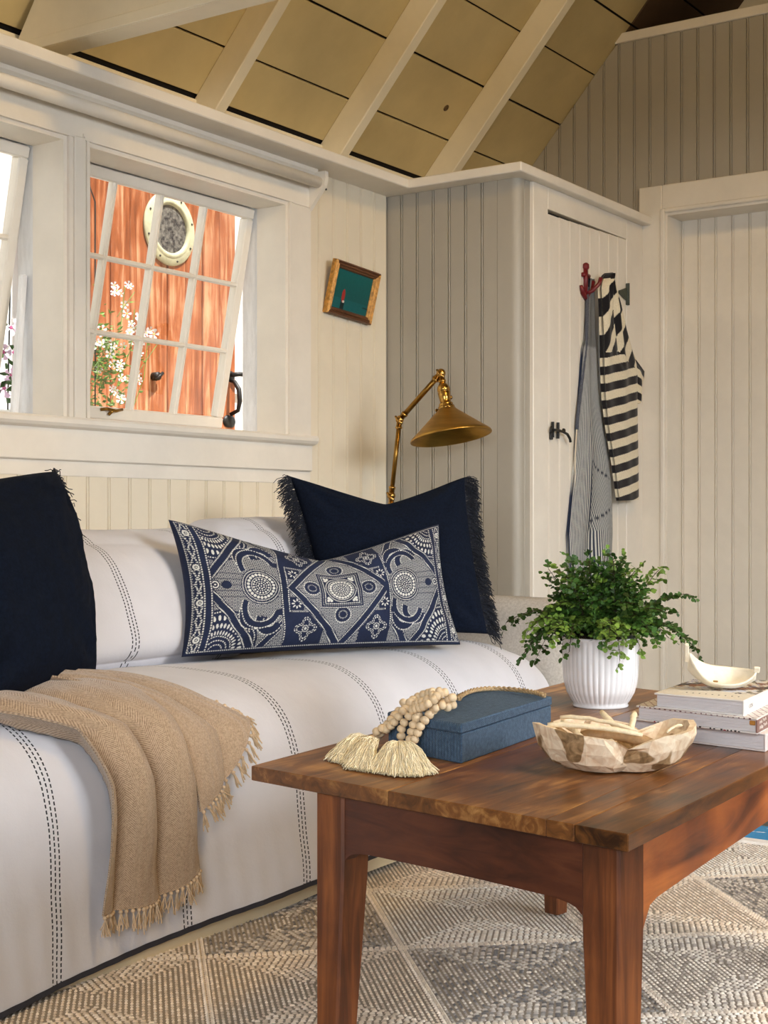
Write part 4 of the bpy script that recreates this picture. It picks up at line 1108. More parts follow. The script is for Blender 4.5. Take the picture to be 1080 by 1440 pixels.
# ================================================================ THROW
def herring(name, rgb, rgb2, per=.034, f=.0042):
    m, t, b = nt(name)
    uv = N(t, 'ShaderNodeUVMap'); sp = N(t, 'ShaderNodeSeparateXYZ'); t.links.new(uv.outputs[0], sp.inputs[0])
    tri_ = math_(t, 'PINGPONG', sp.outputs[0], per/2)
    sct = math_(t, 'GREATER_THAN', math_(t, 'FRACT', math_(t, 'MULTIPLY', sp.outputs[0], 1/per)), .5)
    v = math_(t, 'ADD', sp.outputs[1], math_(t, 'MULTIPLY', tri_, .9))
    s = math_(t, 'SINE', math_(t, 'ADD', math_(t, 'MULTIPLY', v, 2*pi/f), math_(t, 'MULTIPLY', sct, 2.)))
    tc = N(t, 'ShaderNodeTexCoord'); n = N(t, 'ShaderNodeTexNoise', i={'Scale': 260., 'Detail': 3.}); t.links.new(tc.outputs['Object'], n.inputs['Vector'])
    fac = math_(t, 'ADD', math_(t, 'MULTIPLY', s, .22), n.outputs['Fac'])
    r = ramp(t, [(.25, lin(rgb2)), (.7, lin(rgb))], fac); t.links.new(r.outputs[0], b.inputs['Base Color'])
    b.inputs['Roughness'].default_value = .95; b.inputs['Sheen Weight'].default_value = .4; b.inputs['Specular IOR Level'].default_value = .1
    bp = N(t, 'ShaderNodeBump', i={'Strength': .7, 'Distance': .0015}); t.links.new(fac, bp.inputs['Height']); t.links.new(bp.outputs[0], b.inputs['Normal'])
    return m
tan = herring('tan herringbone wool', (190, 165, 138), (142, 119, 96))
tanf = paint('tan wool fringe', (204, 178, 146), .95, .12, 80.)
tw = E('throw_blanket', (-1.95, 1.98, .50), label='tan herringbone throw with knotted fringe draped over the sofa seat', cat='blanket')
TO = np.array([-1.95, 1.98, .50])
def sheet(s0, s1, ylf, yrf, offf, nu, nv, name, thick=.004):
    v = np.linspace(0, 1, nv)[None]; u = np.linspace(0, 1, nu)[:, None]
    s0f = np.interp(u, *s0) if isinstance(s0, tuple) else s0; s1f = np.interp(u, *s1) if isinstance(s1, tuple) else s1
    s = s0f+(s1f-s0f)*v; yl = np.interp(s, *ylf); yr = np.interp(s, *yrf)
    y = yl+(yr-yl)*u
    off = offf(u, s, y)
    P = surf(y, s, off); Q = surf(y, s, off-thick)
    n = nu*nv; f = gridF(nu, nv)
    def strip(idx): idx = np.array(idx); return np.stack([idx[:-1], idx[1:], idx[1:]+n, idx[:-1]+n], 1)
    F = [f, f[:, ::-1]+n, strip(range(nv))[:, ::-1], strip([(nu-1)*nv+j for j in range(nv)]), strip([i*nv for i in range(nu)]), strip([i*nv+nv-1 for i in range(nu)])[:, ::-1]]
    uvw = np.stack([u*.38+0*v, s+0*u], -1).reshape(-1, 2)
    M(name, np.concatenate([P.reshape(-1, 3), Q.reshape(-1, 3)])-TO, np.concatenate(F), tan, tw, smooth=True, uv=np.concatenate([uvw, uvw]))
    return P
sF = s_at(z=.128)
A0 = s_at(x=-2.17); SH = s_at(x=-1.95)
def offA(u, s, y):
    up = np.clip((SH+.10-s)/.30, 0, 1)
    ph = 2*pi*(u*2.35+.10)+1.6*up
    k = np.abs(np.cos(ph/2))**.75
    amp = .010+.036*np.clip((s-A0)/.25, 0, 1)*np.clip((sF-s)/.35+.35, 0, 1)
    return .006+amp*k*1.15+.004*wob(u*2, s*2, 5, 12)*np.clip((s-A0)/.1, 0, 1)+.012*np.exp(-((u-.02)/.10)**2)*np.exp(-((s-SH)/.18)**2)
PA = sheet(A0, (np.array([0, .5, .75, 1]), np.array([sF-.004, sF+.004, sF-.012, sF-.035])),
           ([A0, s_at(x=-2.05), s_at(x=-1.98), s_at(z=.43), s_at(z=.35), s_at(z=.24), sF], [1.58, 1.62, 1.685, 1.80, 1.832, 1.836, 1.830]),
           ([A0, s_at(x=-2.1), s_at(x=-2.02), s_at(z=.46), s_at(z=.36), s_at(z=.2), sF], [2.10, 2.125, 2.13, 2.105, 2.09, 2.10, 2.115]), offA, 150, 190, 'panel')
# second corner lying over to the right
def offB(u, s, y):
    return .018+.024*np.abs(np.cos(pi*(u*1.7+.50+(s-SH)*1.6)))**.75+.003*wob(u*2, s*2, 5, 13)
B0, B1 = s_at(x=-2.13), s_at(z=.275)
PB = sheet(B0, (np.array([0, .4, .75, 1]), np.array([B1, B1-.035, B1-.10, s_at(z=.412)])),
           ([B0, s_at(x=-1.98), s_at(z=.40), B1], [1.93, 2.04, 2.075, 2.085]),
           ([B0, s_at(x=-2.03), s_at(x=-1.96), s_at(z=.41), s_at(z=.33), B1], [2.03, 2.12, 2.20, 2.292, 2.30, 2.27]), offB, 90, 100, 'corner_flap')
def knots(edge, dirf, n, L, seed, per=7):
    rg = np.random.default_rng(seed); e = np.asarray(edge); s = np.linspace(0, 1, len(e)); paths = []; kn = []
    for i in range(n):
        t = (i+.5)/n; b = np.array([np.interp(t, s, e[:, k]) for k in range(3)]); d = np.array(dirf)+rg.normal(0, .12, 3); d /= np.linalg.norm(d)
        kn.append(b+d*.004)
        for j in range(per):
            dd = d+rg.normal(0, .16, 3); l = L*rg.uniform(.8, 1.1); kk = np.linspace(0, 1, 5)[:, None]
            paths.append(b+d*.004+dd*l*kk+rg.normal(0, .0008, (5, 3))*kk+np.array([0, 0, -1])*l*.15*kk**2)
    V, F = tubesQ(np.array(paths), .0013, 4)
    Q, Fq = cubegrid(2); Q = Q/np.linalg.norm(Q, axis=1, keepdims=True)*.0042
    VV = [V]; FF = [F]; b = len(V)
    for k in kn: VV.append(Q+k); FF.append(Fq+b); b += len(Q)
    M('fringe', np.concatenate(VV)-TO, np.concatenate(FF), tanf, tw, kind='stuff')
knots(PA[:, -1], (.04, 0, -1), 26, .028, 21); knots(PB[:, -1], (.25, .35, -.8), 16, .028, 22)
knots(PB[-1, 78:], (.12, .8, -.45), 5, .024, 23)
# ================================================================ RUG
rug_col = vcol('braided wool', .95, .5, 900., .1)
rug = E('braided_rug', (-1.0, 2.3, 0), label='thick braided rug of light, tan and charcoal-flecked diamonds on the floor', cat='rug')
RX0, RX1, RY0, RY1 = -2.15, .35, 1.0, 3.60
M('backing', *[(np.array(v)-np.array((-1.0, 2.3, 0)), f) for v, f in [box(RX0, RX1, RY0, RY1, .001, .010)]][0], paint('rug backing', (150, 138, 122), .95), rug)
e1 = np.array([.285, .262]); e2 = np.array([.300, -.312]); Og = np.array([-1.53, 2.312])
l1, l2 = np.linalg.norm(e1), np.linalg.norm(e2)
pal = {'light': [(244, 234, 220), (250, 244, 234), (234, 222, 206)], 'tan': [(230, 212, 190), (240, 226, 208), (214, 196, 174)],
       'char': [(188, 178, 166), (112, 108, 106), (216, 206, 192), (156, 150, 144), (196, 186, 174)], 'mix': [(232, 220, 204), (184, 172, 160), (242, 232, 218), (234, 222, 206)]}
kinds = {(0, 0): 'char', (0, -1): 'light', (1, 0): 'mix', (1, -1): 'tan', (2, -1): 'char', (-1, 0): 'tan', (-1, -1): 'char', (-1, 1): 'mix', (0, 1): 'light', (-2, 0): 'tan', (-2, 1): 'char', (-2, -1): 'tan', (2, -2): 'light', (1, -2): 'tan', (0, -2): 'tan', (3, -2): 'tan'}
# one stitch: flattened six-point bead
SV = np.array([(1, 0, 0), (-1, 0, 0), (0, 1, 0), (0, -1, 0), (0, 0, 1), (.5, .8, .1)])[:5]
SVV = np.array([(-1, 0, 0), (-.55, .8, .15), (-.55, -.8, .15), (-.5, 0, .8), (.55, .8, .15), (.55, -.8, .15), (.5, 0, .8), (1, 0, 0)])
SF = np.array([(0, 2, 3, 3), (0, 3, 1, 1), (1, 3, 6, 4), (3, 2, 5, 6), (4, 6, 7, 7), (6, 5, 7, 7)])
ST = [(0, 2, 3), (0, 3, 1), (1, 3, 6), (1, 6, 4), (3, 2, 5), (3, 5, 6), (4, 6, 7), (6, 5, 7)]
ST = np.array(ST)
def stitches(P, D, L, W, H_, cols):
    """P (n,2) centres, D (n,2) unit dirs"""
    n = len(P); S2 = np.stack([-D[:, 1], D[:, 0]], 1)
    V = np.zeros((n, 8, 3))
    V[:, :, :2] = P[:, None]+D[:, None]*SVV[None, :, 0:1]*L[:, None, None]*.5+S2[:, None]*SVV[None, :, 1:2]*W*.5
    V[:, :, 2] = .008+SVV[None, :, 2]*H_
    F = ST[None]+(np.arange(n)*8)[:, None, None]
    return V.reshape(-1, 3), F.reshape(-1, 3), np.repeat(cols, 8, axis=0)
rg = np.random.default_rng(5)
for i in range(-6, 9):
    for j in range(-7, 8):
        o = Og+e1*i+e2*j; cc = o+(e1+e2)/2
        if not (RX0-.25 < cc[0] < RX1+.25 and RY0-.25 < cc[1] < RY1+.25): continue
        near = (cc[0] < -.45)
        kd = kinds.get((i, j), ['light', 'tan', 'char', 'mix'][(i*3+j*5) % 4]); cl_ = [np.array(lin(q)) for q in pal[kd]]
        Ps = []; Ds = []
        stp = .0098 if near else .016; Lst = .0125 if near else .022
        k = 0; a = .012
        while a < .5*min(l1, l2)-.002:
            # concentric mitred rings
            fa, fb = a/l1, a/l2
            cor = [o+e1*fa+e2*fb, o+e1*(1-fa)+e2*fb, o+e1*(1-fa)+e2*(1-fb), o+e1*fa+e2*(1-fb)]
            for q in range(4):
                A_, B_ = cor[q], cor[(q+1) % 4]; L_ab = np.linalg.norm(B_-A_)
                m_ = int(L_ab/Lst)
                if m_ < 1: continue
                t = (np.arange(m_)+.5+.25*(k % 2))/m_; t = t[t < 1]
                Ps.append(A_+(B_-A_)*t[:, None]); Ds.append(np.repeat(((B_-A_)/L_ab)[None], len(t), 0))
            a += stp; k += 1
        P_ = np.concatenate(Ps); D_ = np.concatenate(Ds)
        ok = (P_[:, 0] > RX0+.004) & (P_[:, 0] < RX1-.004) & (P_[:, 1] > RY0+.004) & (P_[:, 1] < RY1-.045)
        if ok.sum() < 8: continue
        P_, D_ = P_[ok], D_[ok]; ci = rg.integers(0, len(cl_), len(P_))
        cols = np.array(cl_)[ci]*rg.uniform(.85, 1.1, (len(P_), 1))
        D_ = D_+rg.normal(0, .10, D_.shape); D_ /= np.linalg.norm(D_, axis=1, keepdims=True)
        V, F, c_ = stitches(P_, D_, np.full(len(P_), Lst*1.02), stp*.96, .0062 if near else .0065, cols)
        M('woven_patch', V-np.array((-1.0, 2.3, 0)), F, rug_col, rug, col=c_, smooth=True)
# pale chain-stitch bands between the diamonds and the white binding
Ps = []; Ds = []
for (ea, eb, la) in ((e1, e2, l1), (e2, e1, l2)):
    for i in range(-8, 10):
        o = Og+eb*i; d = ea/la; s_ = np.stack([-d[1], d[0]])
        t = np.arange(-3.2, 3.2, .0115)
        for sgn in (-1, 1):
            Ps.append(o+d*t[:, None]+s_*.0038*sgn); Ds.append(np.repeat((d+s_*.45*sgn)[None], len(t), 0))
P_ = np.concatenate(Ps); D_ = np.concatenate(Ds); D_ /= np.linalg.norm(D_, axis=1, keepdims=True)
ok = (P_[:, 0] > RX0+.004) & (P_[:, 0] < RX1-.004) & (P_[:, 1] > RY0+.004) & (P_[:, 1] < RY1-.045); P_, D_ = P_[ok], D_[ok]
cols = np.array(lin((240, 226, 208)))[None]*rg.uniform(.85, 1.1, (len(P_), 1))
V, F, c_ = stitches(P_, D_, np.full(len(P_), .0135), .0085, .0085, cols)
M('chain_stitch', V-np.array((-1.0, 2.3, 0)), F, rug_col, rug, col=c_, smooth=True, kind='stuff')
V, F = bevbox(RX0, RX1, RY1-.042, RY1+.004, .001, .016, .005); M('binding', np.array(V)-np.array((-1.0, 2.3, 0)), F, paint('white rug binding', (250, 247, 242), .9, .04, 40., .3, 200.), rug)

# blue flecked mat lying beyond the rug
bmx = E('blue_mat', (-1.0, 3.72, 0), label='bright blue flat mat with white flecks beyond the braided rug', cat='mat')
U, W = np.meshgrid(np.linspace(-.7, 1.2, 380), np.linspace(-.085, .085, 60), indexing='ij')
fl_ = np.zeros(U.shape, bool); rgm = np.random.default_rng(3)
for k in range(150):
    a, b = rgm.uniform(-.7, 1.2), rgm.uniform(-.08, .08); t = rgm.uniform(-.3, .3); du, dw = (U-a)*cos(t)+(W-b)*sin(t), -(U-a)*sin(t)+(W-b)*cos(t)
    fl_ |= (du/.013)**2+(dw/.0035)**2 < 1
cm = np.where(fl_[..., None], np.array(lin((240, 240, 236))), np.array(lin((66, 150, 208))))
M('mat_top', np.stack([U, W, .006+0*U], -1).reshape(-1, 3), gridF(380, 60), vcol('blue mat weave', .85, .3, 600.), bmx, col=cm.reshape(-1, 3))
M('mat_base', *bevbox(-.702, 1.202, -.087, .087, .0005, .0057, .002), paint('blue mat edge', (60, 140, 200), .85), bmx)

# ================================================================ COFFEE TABLE
topw = wood('worn walnut table top', [(52, 28, 11), (122, 75, 34), (206, 152, 88)], scale=(26, 2.6, 26), rough=.40, coat=.15, bump=.4, blotch=.6)
sidew = wood('lit orange brown side wood', [(74, 34, 13), (146, 76, 30), (188, 108, 48)], scale=(12, 1.6, 12), rough=.5, coat=.06, blotch=.5)  # table wood for the long sides, light from the right put into the colour
darkw = wood('shaded red brown end wood', [(50, 24, 14), (84, 42, 24), (108, 60, 34)], scale=(4, 12, 24), rough=.42, coat=.15, blotch=.55)  # table wood for the ends, their shade put into the colour
legw = wood('brown table leg wood', [(52, 25, 12), (102, 54, 25), (146, 84, 40)], scale=(24, 24, 1.8), rough=.5, coat=.06, blotch=.45)
TO_ = np.array([-1.03, 2.15, 0])
tbl = E('coffee_table', tuple(TO_), label='old brown plank coffee table with square tapered legs on the rug', cat='table')
TA, TB, TC, TD = np.array([-1.323, 1.602]), np.array([-.682, 1.498]), np.array([-.727, 2.66]), np.array([-1.431, 2.839])
ZT = .489
fr = [0, .42, .82, .885, 1.0]
for k in range(4):
    f0, f1 = fr[k], fr[k+1]; g = .0006
    j = [(.0, .0), (.0005, -.0008), (-.0003, -.0004), (.0004, .0)][k]
    q = [TA+(TB-TA)*(f0+(g if k else 0)), TA+(TB-TA)*(f1-(g if k < 3 else 0))+np.array([0, j[0]]), TD+(TC-TD)*(f1-(g if k < 3 else 0)), TD+(TC-TD)*(f0+(g if k else 0))]
    V, F = hexa(q, ZT-.021, ZT-(.0003 if k % 2 else 0), .0011)
    M('top_plank', np.array(V)-TO_, F, topw, tbl)
# legs: square above, tapering on the inner faces below the apron
def leg(cx, cy, dx, dy, s=.054, sb=.036, ang=0.):
    """outer corner (cx,cy); dx,dy = inward signs"""
    V = []; lv = [(ZT-.021, s), (.375, s), (.35, s*.985), (.0165, sb)]
    for z, w_ in lv:
        q = [(0, 0), (w_*dx, 0), (w_*dx, w_*dy), (0, w_*dy)]
        if dx*dy < 0: q = q[::-1]
        for i in range(4):
            p = np.array(q[i]); a = np.array(q[i-1]); b = np.array(q[(i+1) % 4])
            for d in ((a-p)/np.linalg.norm(a-p), (b-p)/np.linalg.norm(b-p)):
                pp = p+d*.0035; ca, sa = cos(ang), sin(ang)
                V.append((cx+pp[0]*ca-pp[1]*sa, cy+pp[0]*sa+pp[1]*ca, z))
    F = [tuple(range(8)), tuple(range(24, 32))[::-1]]
    for k in range(3):
        for i in range(8): j = (i+1) % 8; F.append((k*8+i, k*8+8+i, k*8+8+j, k*8+j))
    return M('leg', np.array(V)-TO_, F, legw, tbl)
an = math.atan2(TB[1]-TA[1], TB[0]-TA[0])
LA, LB, LC, LD = np.array([-1.200, 1.594]), np.array([-.700, 1.513]), np.array([-.745, 2.63]), np.array([-1.405, 2.710])
leg(*LA, 1, 1, ang=an); leg(*LB, -1, 1, ang=an); leg(*LC, -1, -1, ang=an); leg(*LD, 1, -1, ang=an)
# end apron with a shallow arched foot and curved brackets
def apron(P0, P1, nrm, z0, z1, mat, arch=.006, brk=.02, th_=.022, name='apron'):
    P0, P1 = np.array(P0), np.array(P1); n_ = np.array(nrm, float); t = np.linspace(0, 1, 41); L = np.linalg.norm(P1-P0)
    s = t*L; e = np.minimum(s, L-s); zb = z0+arch*np.sin(pi*t)-np.where(e < .05, brk*(1-np.sqrt(np.clip(1-((.05-e)/.05)**2, 0, 1))), 0)
    V = []
    for tt, zz in zip(t, zb):
        p = P0+(P1-P0)*tt; q = p+n_*th_
        V += [(p[0], p[1], zz), (p[0], p[1], z1), (q[0], q[1], z1), (q[0], q[1], zz)]
    F = [(0, 1, 2, 3), tuple(4*40+i for i in (3, 2, 1, 0))]
    for k in range(40):
        for i in range(4): j = (i+1) % 4; F.append((4*k+i, 4*k+4+i, 4*k+4+j, 4*k+j))
    V = np.array(V)-TO_
    o = M(name, V, F, mat, tbl)
    import bmesh
    bm = bmesh.new(); bm.from_mesh(o.data); bmesh.ops.recalc_face_normals(bm, faces=bm.faces); bm.to_mesh(o.data); bm.free()
ux = np.array([cos(an), sin(an)]); uy = np.array([-sin(an), cos(an)])
apron(LA+ux*.054+uy*.004, LB-ux*.054+uy*.004, uy, .392, ZT-.0212, darkw, .002, .014)
apron(LB-ux*.0035+uy*.054, LC-ux*.004-uy*.054, -ux, .388, ZT-.0212, sidew, .004, .028)
apron(LA+ux*.005+uy*.054, LD+ux*.004-uy*.054, ux, .388, ZT-.0212, sidew, .004, .028)
apron(LD+ux*.054-uy*.004, LC-ux*.054-uy*.004, -uy, .372, ZT-.0212, darkw, .004, .012)
ZT += .0003

# ================================================================ BLUE BOX
denim = cloth('slate blue woven cloth', (80, 108, 134), (50, 76, 104), 1.2, .0028, .9, .15)
def denim_uv(V): V = np.array(V); return np.stack([V[:, 0]*.5+V[:, 1], V[:, 2]+V[:, 0]*.8], 1)
bF, bL, bR = np.array([-1.077, 1.786]), np.array([-1.240, 1.832]), np.array([-1.117, 2.148]); bK = bL+(bR-bF)
bx_ = E('blue_box', (-1.17, 1.97, ZT), label='slate blue cloth-covered lidded box on the coffee table', cat='box'); bo = np.array((-1.17, 1.97, ZT))
def grow(q, g): c = np.mean(q, 0); return [p+(p-c)/np.linalg.norm(p-c)*g for p in q]
q = [bF, bR, bK, bL]
V, F = hexa(grow(q, -.002), ZT, ZT+.043, .0015); M('body', np.array(V)-bo, F, denim, bx_, uv=denim_uv(V))
V, F = hexa(grow(q, .0), ZT+.0438, ZT+.0585, .002); M('lid', np.array(V)-bo, F, denim, bx_, uv=denim_uv(V))
ZB = ZT+.0587

# ================================================================ BEAD GARLAND
S6 = [[(-1.169, 1.857, .582), (-1.187, 1.864, .577), (-1.203, 1.865, .571), (-1.206, 1.849, .565), (-1.218, 1.847, .557), (-1.222, 1.815, .539), (-1.232, 1.818, .527), (-1.257, 1.822, .506)],
      [(-1.150, 1.811, .576), (-1.169, 1.816, .569), (-1.197, 1.834, .560), (-1.195, 1.807, .556), (-1.209, 1.806, .537), (-1.237, 1.812, .518), (-1.261, 1.812, .503)],
      [(-1.133, 1.820, .586), (-1.131, 1.802, .582), (-1.132, 1.790, .575), (-1.148, 1.790, .568), (-1.176, 1.806, .558), (-1.186, 1.800, .540), (-1.193, 1.800, .526), (-1.191, 1.799, .504)],
      [(-1.127, 1.827, .588), (-1.137, 1.824, .583), (-1.145, 1.819, .577), (-1.155, 1.818, .570), (-1.170, 1.822, .559), (-1.162, 1.794, .547), (-1.168, 1.793, .530), (-1.171, 1.792, .515), (-1.172, 1.791, .499)],
      [(-1.115, 1.828, .580), (-1.129, 1.834, .576), (-1.139, 1.830, .570), (-1.139, 1.818, .564), (-1.144, 1.806, .557), (-1.148, 1.789, .541), (-1.156, 1.788, .525), (-1.165, 1.782, .505)],
      [(-1.123, 1.842, .568), (-1.128, 1.822, .563), (-1.141, 1.812, .557)]]
beadm = paint('pale wooden beads', (222, 198, 162), .5, .07, 60., .05, 200.)
gl = E('bead_garland', (-1.2, 1.9, ZB), label='wooden bead garland with cream cotton tassels draped over the blue box', cat='garland'); go = np.array((-1.2, 1.9, ZB))
Q, Fq = cubegrid(6); Qn = Q/np.linalg.norm(Q, axis=1, keepdims=True); Qn = np.sign(Qn)*np.abs(Qn)**.85
bead_me_ = md('bead', Qn*np.array([.0068, .0068, .0057]), Fq, beadm, smooth=True)
placed = []
for s in S6:
    P_ = np.array(s); L = np.concatenate([[0], np.cumsum(np.linalg.norm(np.diff(P_, axis=0), axis=1))])
    d = .004
    while d < L[-1]:
        p = np.array([np.interp(d, L, P_[:, k]) for k in range(3)]); p2 = np.array([np.interp(min(d+.004, L[-1]), L, P_[:, k]) for k in range(3)]); p1 = np.array([np.interp(d-.004, L, P_[:, k]) for k in range(3)])
        T_ = Vector(p2-p1).normalized(); sh = 0
        m = T_.to_track_quat('Z', 'Y').to_matrix().to_4x4(); p = p+np.array([random.uniform(-.0008, .0008), random.uniform(-.0008, .0008), 0])
        hit = any(np.linalg.norm(p-r_) < .0095 for r_ in placed)
        if hit: p = p+np.array([.004, -.005, .0075])
        placed.append(p); m.translation = Vector(p-go); inst('bead', bead_me_, gl, m); d += .0113
tasm = paint('cream cotton', (246, 236, 206), .9, .05, 60.)
def tassel(k, ends, n, seed):
    rg = np.random.default_rng(seed); k = np.array(k); ends = np.array(ends, float); t = rg.uniform(0, 1, n); s = np.linspace(0, 1, len(ends))
    e_ = np.stack([np.interp(t, s, ends[:, i]) for i in range(3)], 1); e_[:, :2] += rg.normal(0, .0035, (n, 2)); e_[:, 2] = ZT+.001+rg.uniform(0, .004, n)
    kk = np.linspace(0, 1, 8)[None, :, None]
    P_ = k+(e_[:, None]-k)*kk; lay = rg.uniform(0, 1, (n, 1))
    hump = (.006+.016*lay)*np.sin(pi*np.linspace(0, 1, 8)[None]**.8)
    P_[:, :, 2] = np.maximum(k[2]+(e_[:, 2:3]-k[2])*np.linspace(0, 1, 8)[None]**.8+hump, ZT+.0012)
    P_[:, 1:, :2] += rg.normal(0, .0018, (n, 7, 2))
    V, F = tubesQ(P_, .00095, 3); M('tassel', V-go, F, tasm, gl, kind='stuff')
tassel((-1.262, 1.815, .502), [(-1.262, 1.715, .49), (-1.240, 1.690, .49), (-1.215, 1.690, .49)], 420, 1)
tassel((-1.235, 1.80, .503), [(-1.215, 1.688, .49), (-1.185, 1.655, .49), (-1.145, 1.650, .49)], 620, 2)
tassel((-1.190, 1.790, .503), [(-1.150, 1.655, .49), (-1.105, 1.645, .49), (-1.075, 1.655, .49), (-1.064, 1.692, .49)], 620, 3)
# braided jute tail along the back of the lid
rp = np.array([(-1.150, 1.900, .566), (-1.205, 1.99, .556), (-1.240, 2.08, .5535), (-1.240, 2.125, .5535), (-1.213, 2.146, .5535), (-1.168, 2.142, .5535), (-1.130, 2.122, .5535), (-1.104, 2.098, .5535)])
tt = np.linspace(0, 1, 90); L = np.linspace(0, 1, len(rp)); cpt = np.stack([np.interp(tt, L, rp[:, i]) for i in range(3)], 1)
for i in range(3): cpt[:, i] = np.convolve(np.pad(cpt[:, i], 6, mode='edge'), np.ones(13)/13, 'valid')
ps = []
for k in range(3):
    a = tt*60+k*2*pi/3; ps.append(cpt+np.stack([np.cos(a)*.0026*.8, np.cos(a)*.0026*.6, np.sin(a)*.0022+.0018], 1))
V, F = tubes(ps, .0023, 6); M('jute_cord', V-go, F, paint('jute cord', (176, 150, 112), .9, .25, 300.), gl, smooth=True)

# ================================================================ POTTED FERN
pc = (-1.189, 2.486, ZT)
pot = E('potted_fern', pc, label='green maidenhair fern in a white fluted ceramic pot on the coffee table', cat='plant')
wc = paint('white glazed ceramic', (232, 230, 230), .22, .02, 5., 0, coat=.3)
prof = [(.0005, 0), (.052, 0), (.0535, .003), (.051, .006), (.056, .012), (.065, .028), (.0705, .05), (.0725, .08), (.0728, .11), (.0728, .128), (.0735, .1305), (.0728, .133), (.071, .1335), (.069, .131), (.069, .08), (.06, .03), (.0005, .02)]
pr2 = []
for i in range(len(prof)-1):
    a, b = prof[i], prof[i+1]; k = 4 if 3 < i < 9 else 1
    for j in range(k): pr2.append((a[0]+(b[0]-a[0])*j/k, a[1]+(b[1]-a[1])*j/k))
pr2.append(prof[-1])
outer_n = [i for i, p in enumerate(pr2) if p == (.0728, .128)][0]
msk = np.zeros(len(pr2)); msk[[i for i, p in enumerate(pr2) if .009 < p[1] < .124 and i < outer_n]] = 1
V, F = lathe(pr2, 288, rfun=lambda R, z, t: R-(.0024*(np.abs(np.cos(t*20))**.6*-1+1))*msk[:, None])
M('pot', V, F, wc, pot, smooth=True)
V, F = lathe([(.0005, .120), (.069, .118)], 32); M('soil', V, F, paint('dark soil', (44, 32, 24), .95, .3, 60.), pot)
fernm, t_, b_ = nt('fern green')
vc_ = N(t_, 'ShaderNodeVertexColor', layer_name='Col'); t_.links.new(vc_.outputs[0], b_.inputs['Base Color']); b_.inputs['Roughness'].default_value = .5
b_.inputs['Subsurface Weight'].default_value = .0; b_.inputs['Specular IOR Level'].default_value = .35
stemm = paint('dark wiry stem', (46, 34, 24), .5)
rg = np.random.default_rng(42)
LV = np.array([(0, 0, 0), (.35, -.42, .02), (.8, -.5, -.03), (1.0, -.2, .0), (.93, 0, .03), (1.0, .22, .0), (.8, .5, -.03), (.35, .42, .02)])
LF = [(0, 1, 2, 3), (0, 3, 4, 5), (0, 5, 6, 7)]
view = np.array([.42, -.9, 0])
NF = 96
for f in range(NF):
    az = rg.uniform(0, 2*pi); el = rg.uniform(.35, 1.45); L = rg.uniform(.115, .175)*(1.15 if el > 1 else .97)
    if f < 8: az = [2.35, .15, 2.9, -.35, .6, 3.4, 2.6, 0.0][f]+rg.uniform(-.1, .1); az += YAW-0.6; L = .19; el = [.75, .7, .45, .5, 1.15, .5, 1.0, 1.05][f]
    b0 = np.array([rg.uniform(-.04, .04), rg.uniform(-.04, .04), .118]); d = np.array([cos(az)*cos(el), sin(az)*cos(el), sin(el)])
    k = np.linspace(0, 1, 12); P_ = b0+d*L*k[:, None]+np.array([0, 0, -1])*(.06*rg.uniform(.4, 1.5)*cos(el))*(k**2.3)[:, None]+np.array([0, 0, .03])*(np.sin(pi*k)*cos(el))[:, None]
    P_[:, 2] = np.maximum(P_[:, 2], .02)
    rad = np.hypot(P_[:, 0], P_[:, 1]); P_[:, 2] = np.where((rad < .085) & (P_[:, 2] < .139), .139, P_[:, 2]) if True else P_[:, 2]
    P_[0] = b0
    fr_ = E('frond', parent=pot)
    VV = []; FF = []; CC = []; stems = [P_]
    base_g = np.array(lin((50, 82, 28)))*rg.uniform(.55, 1.25)
    if rg.uniform() < .18: base_g = np.array(lin((96, 124, 48)))
    nb_ = 8
    for i in range(nb_):
        t = .22+.78*i/(nb_-1); p = np.array([np.interp(t, k, P_[:, q]) for q in range(3)]); p2 = np.array([np.interp(min(1, t+.05), k, P_[:, q]) for q in range(3)]); td = p2-np.array([np.interp(t-.05, k, P_[:, q]) for q in range(3)]); td /= np.linalg.norm(td)
        sd = np.cross(td, (0, 0, 1)); sd /= np.linalg.norm(sd)+1e-6
        for s_ in ((-1, 1) if i < nb_-1 else (0,)):
            bl = .040*(1-.6*t)*rg.uniform(.6, 1.2) if s_ else .014
            bd = td*.65+sd*s_*.8+rg.normal(0, .18, 3); bd /= np.linalg.norm(bd)
            q1 = p+bd*bl+np.array([0, 0, -.2*bl]); stems.append(np.stack([p, (p+q1)/2+np.array([0, 0, .001]), q1]))
            nl = 4 if bl > .02 else 2
            for m_ in range(nl+1):
                tt_ = (m_+.6)/(nl+.6); lp_ = p+(q1-p)*min(tt_, 1)
                for s2 in ((-1, 1) if m_ < nl else (0,)):
                    ld = bd*.7+np.cross(bd, (0, 0, 1))*s2*.8+rg.normal(0, .25, 3)+np.array([0, 0, -.15]); ld /= np.linalg.norm(ld)
                    up = np.array([0, 0, 1.])*.9+view*.5+rg.normal(0, .45, 3); sx = np.cross(up, ld); sx /= np.linalg.norm(sx)+1e-6; nn = np.cross(ld, sx)
                    sz = rg.uniform(.0065, .0115)
                    v = lp_+ld*.0015+LV[:, :1]*ld*sz+LV[:, 1:2]*sx*sz+LV[:, 2:3]*nn*sz
                    b = len(VV)*8; VV.append(v); FF += [tuple(b+z_ for z_ in q_) for q_ in LF]; CC.append(np.repeat((base_g*rg.uniform(.75, 1.3))[None], 8, 0))
    M('leaflets', np.concatenate(VV), FF, fernm, fr_, col=np.concatenate(CC))
    V, F = tubes(stems[:1], .0007, 4); V2, F2 = tubes(stems[1:], .00035, 3); V, F = cat_([(V, F), (V2, F2)])
    M('stem', V, F, stemm, fr_)

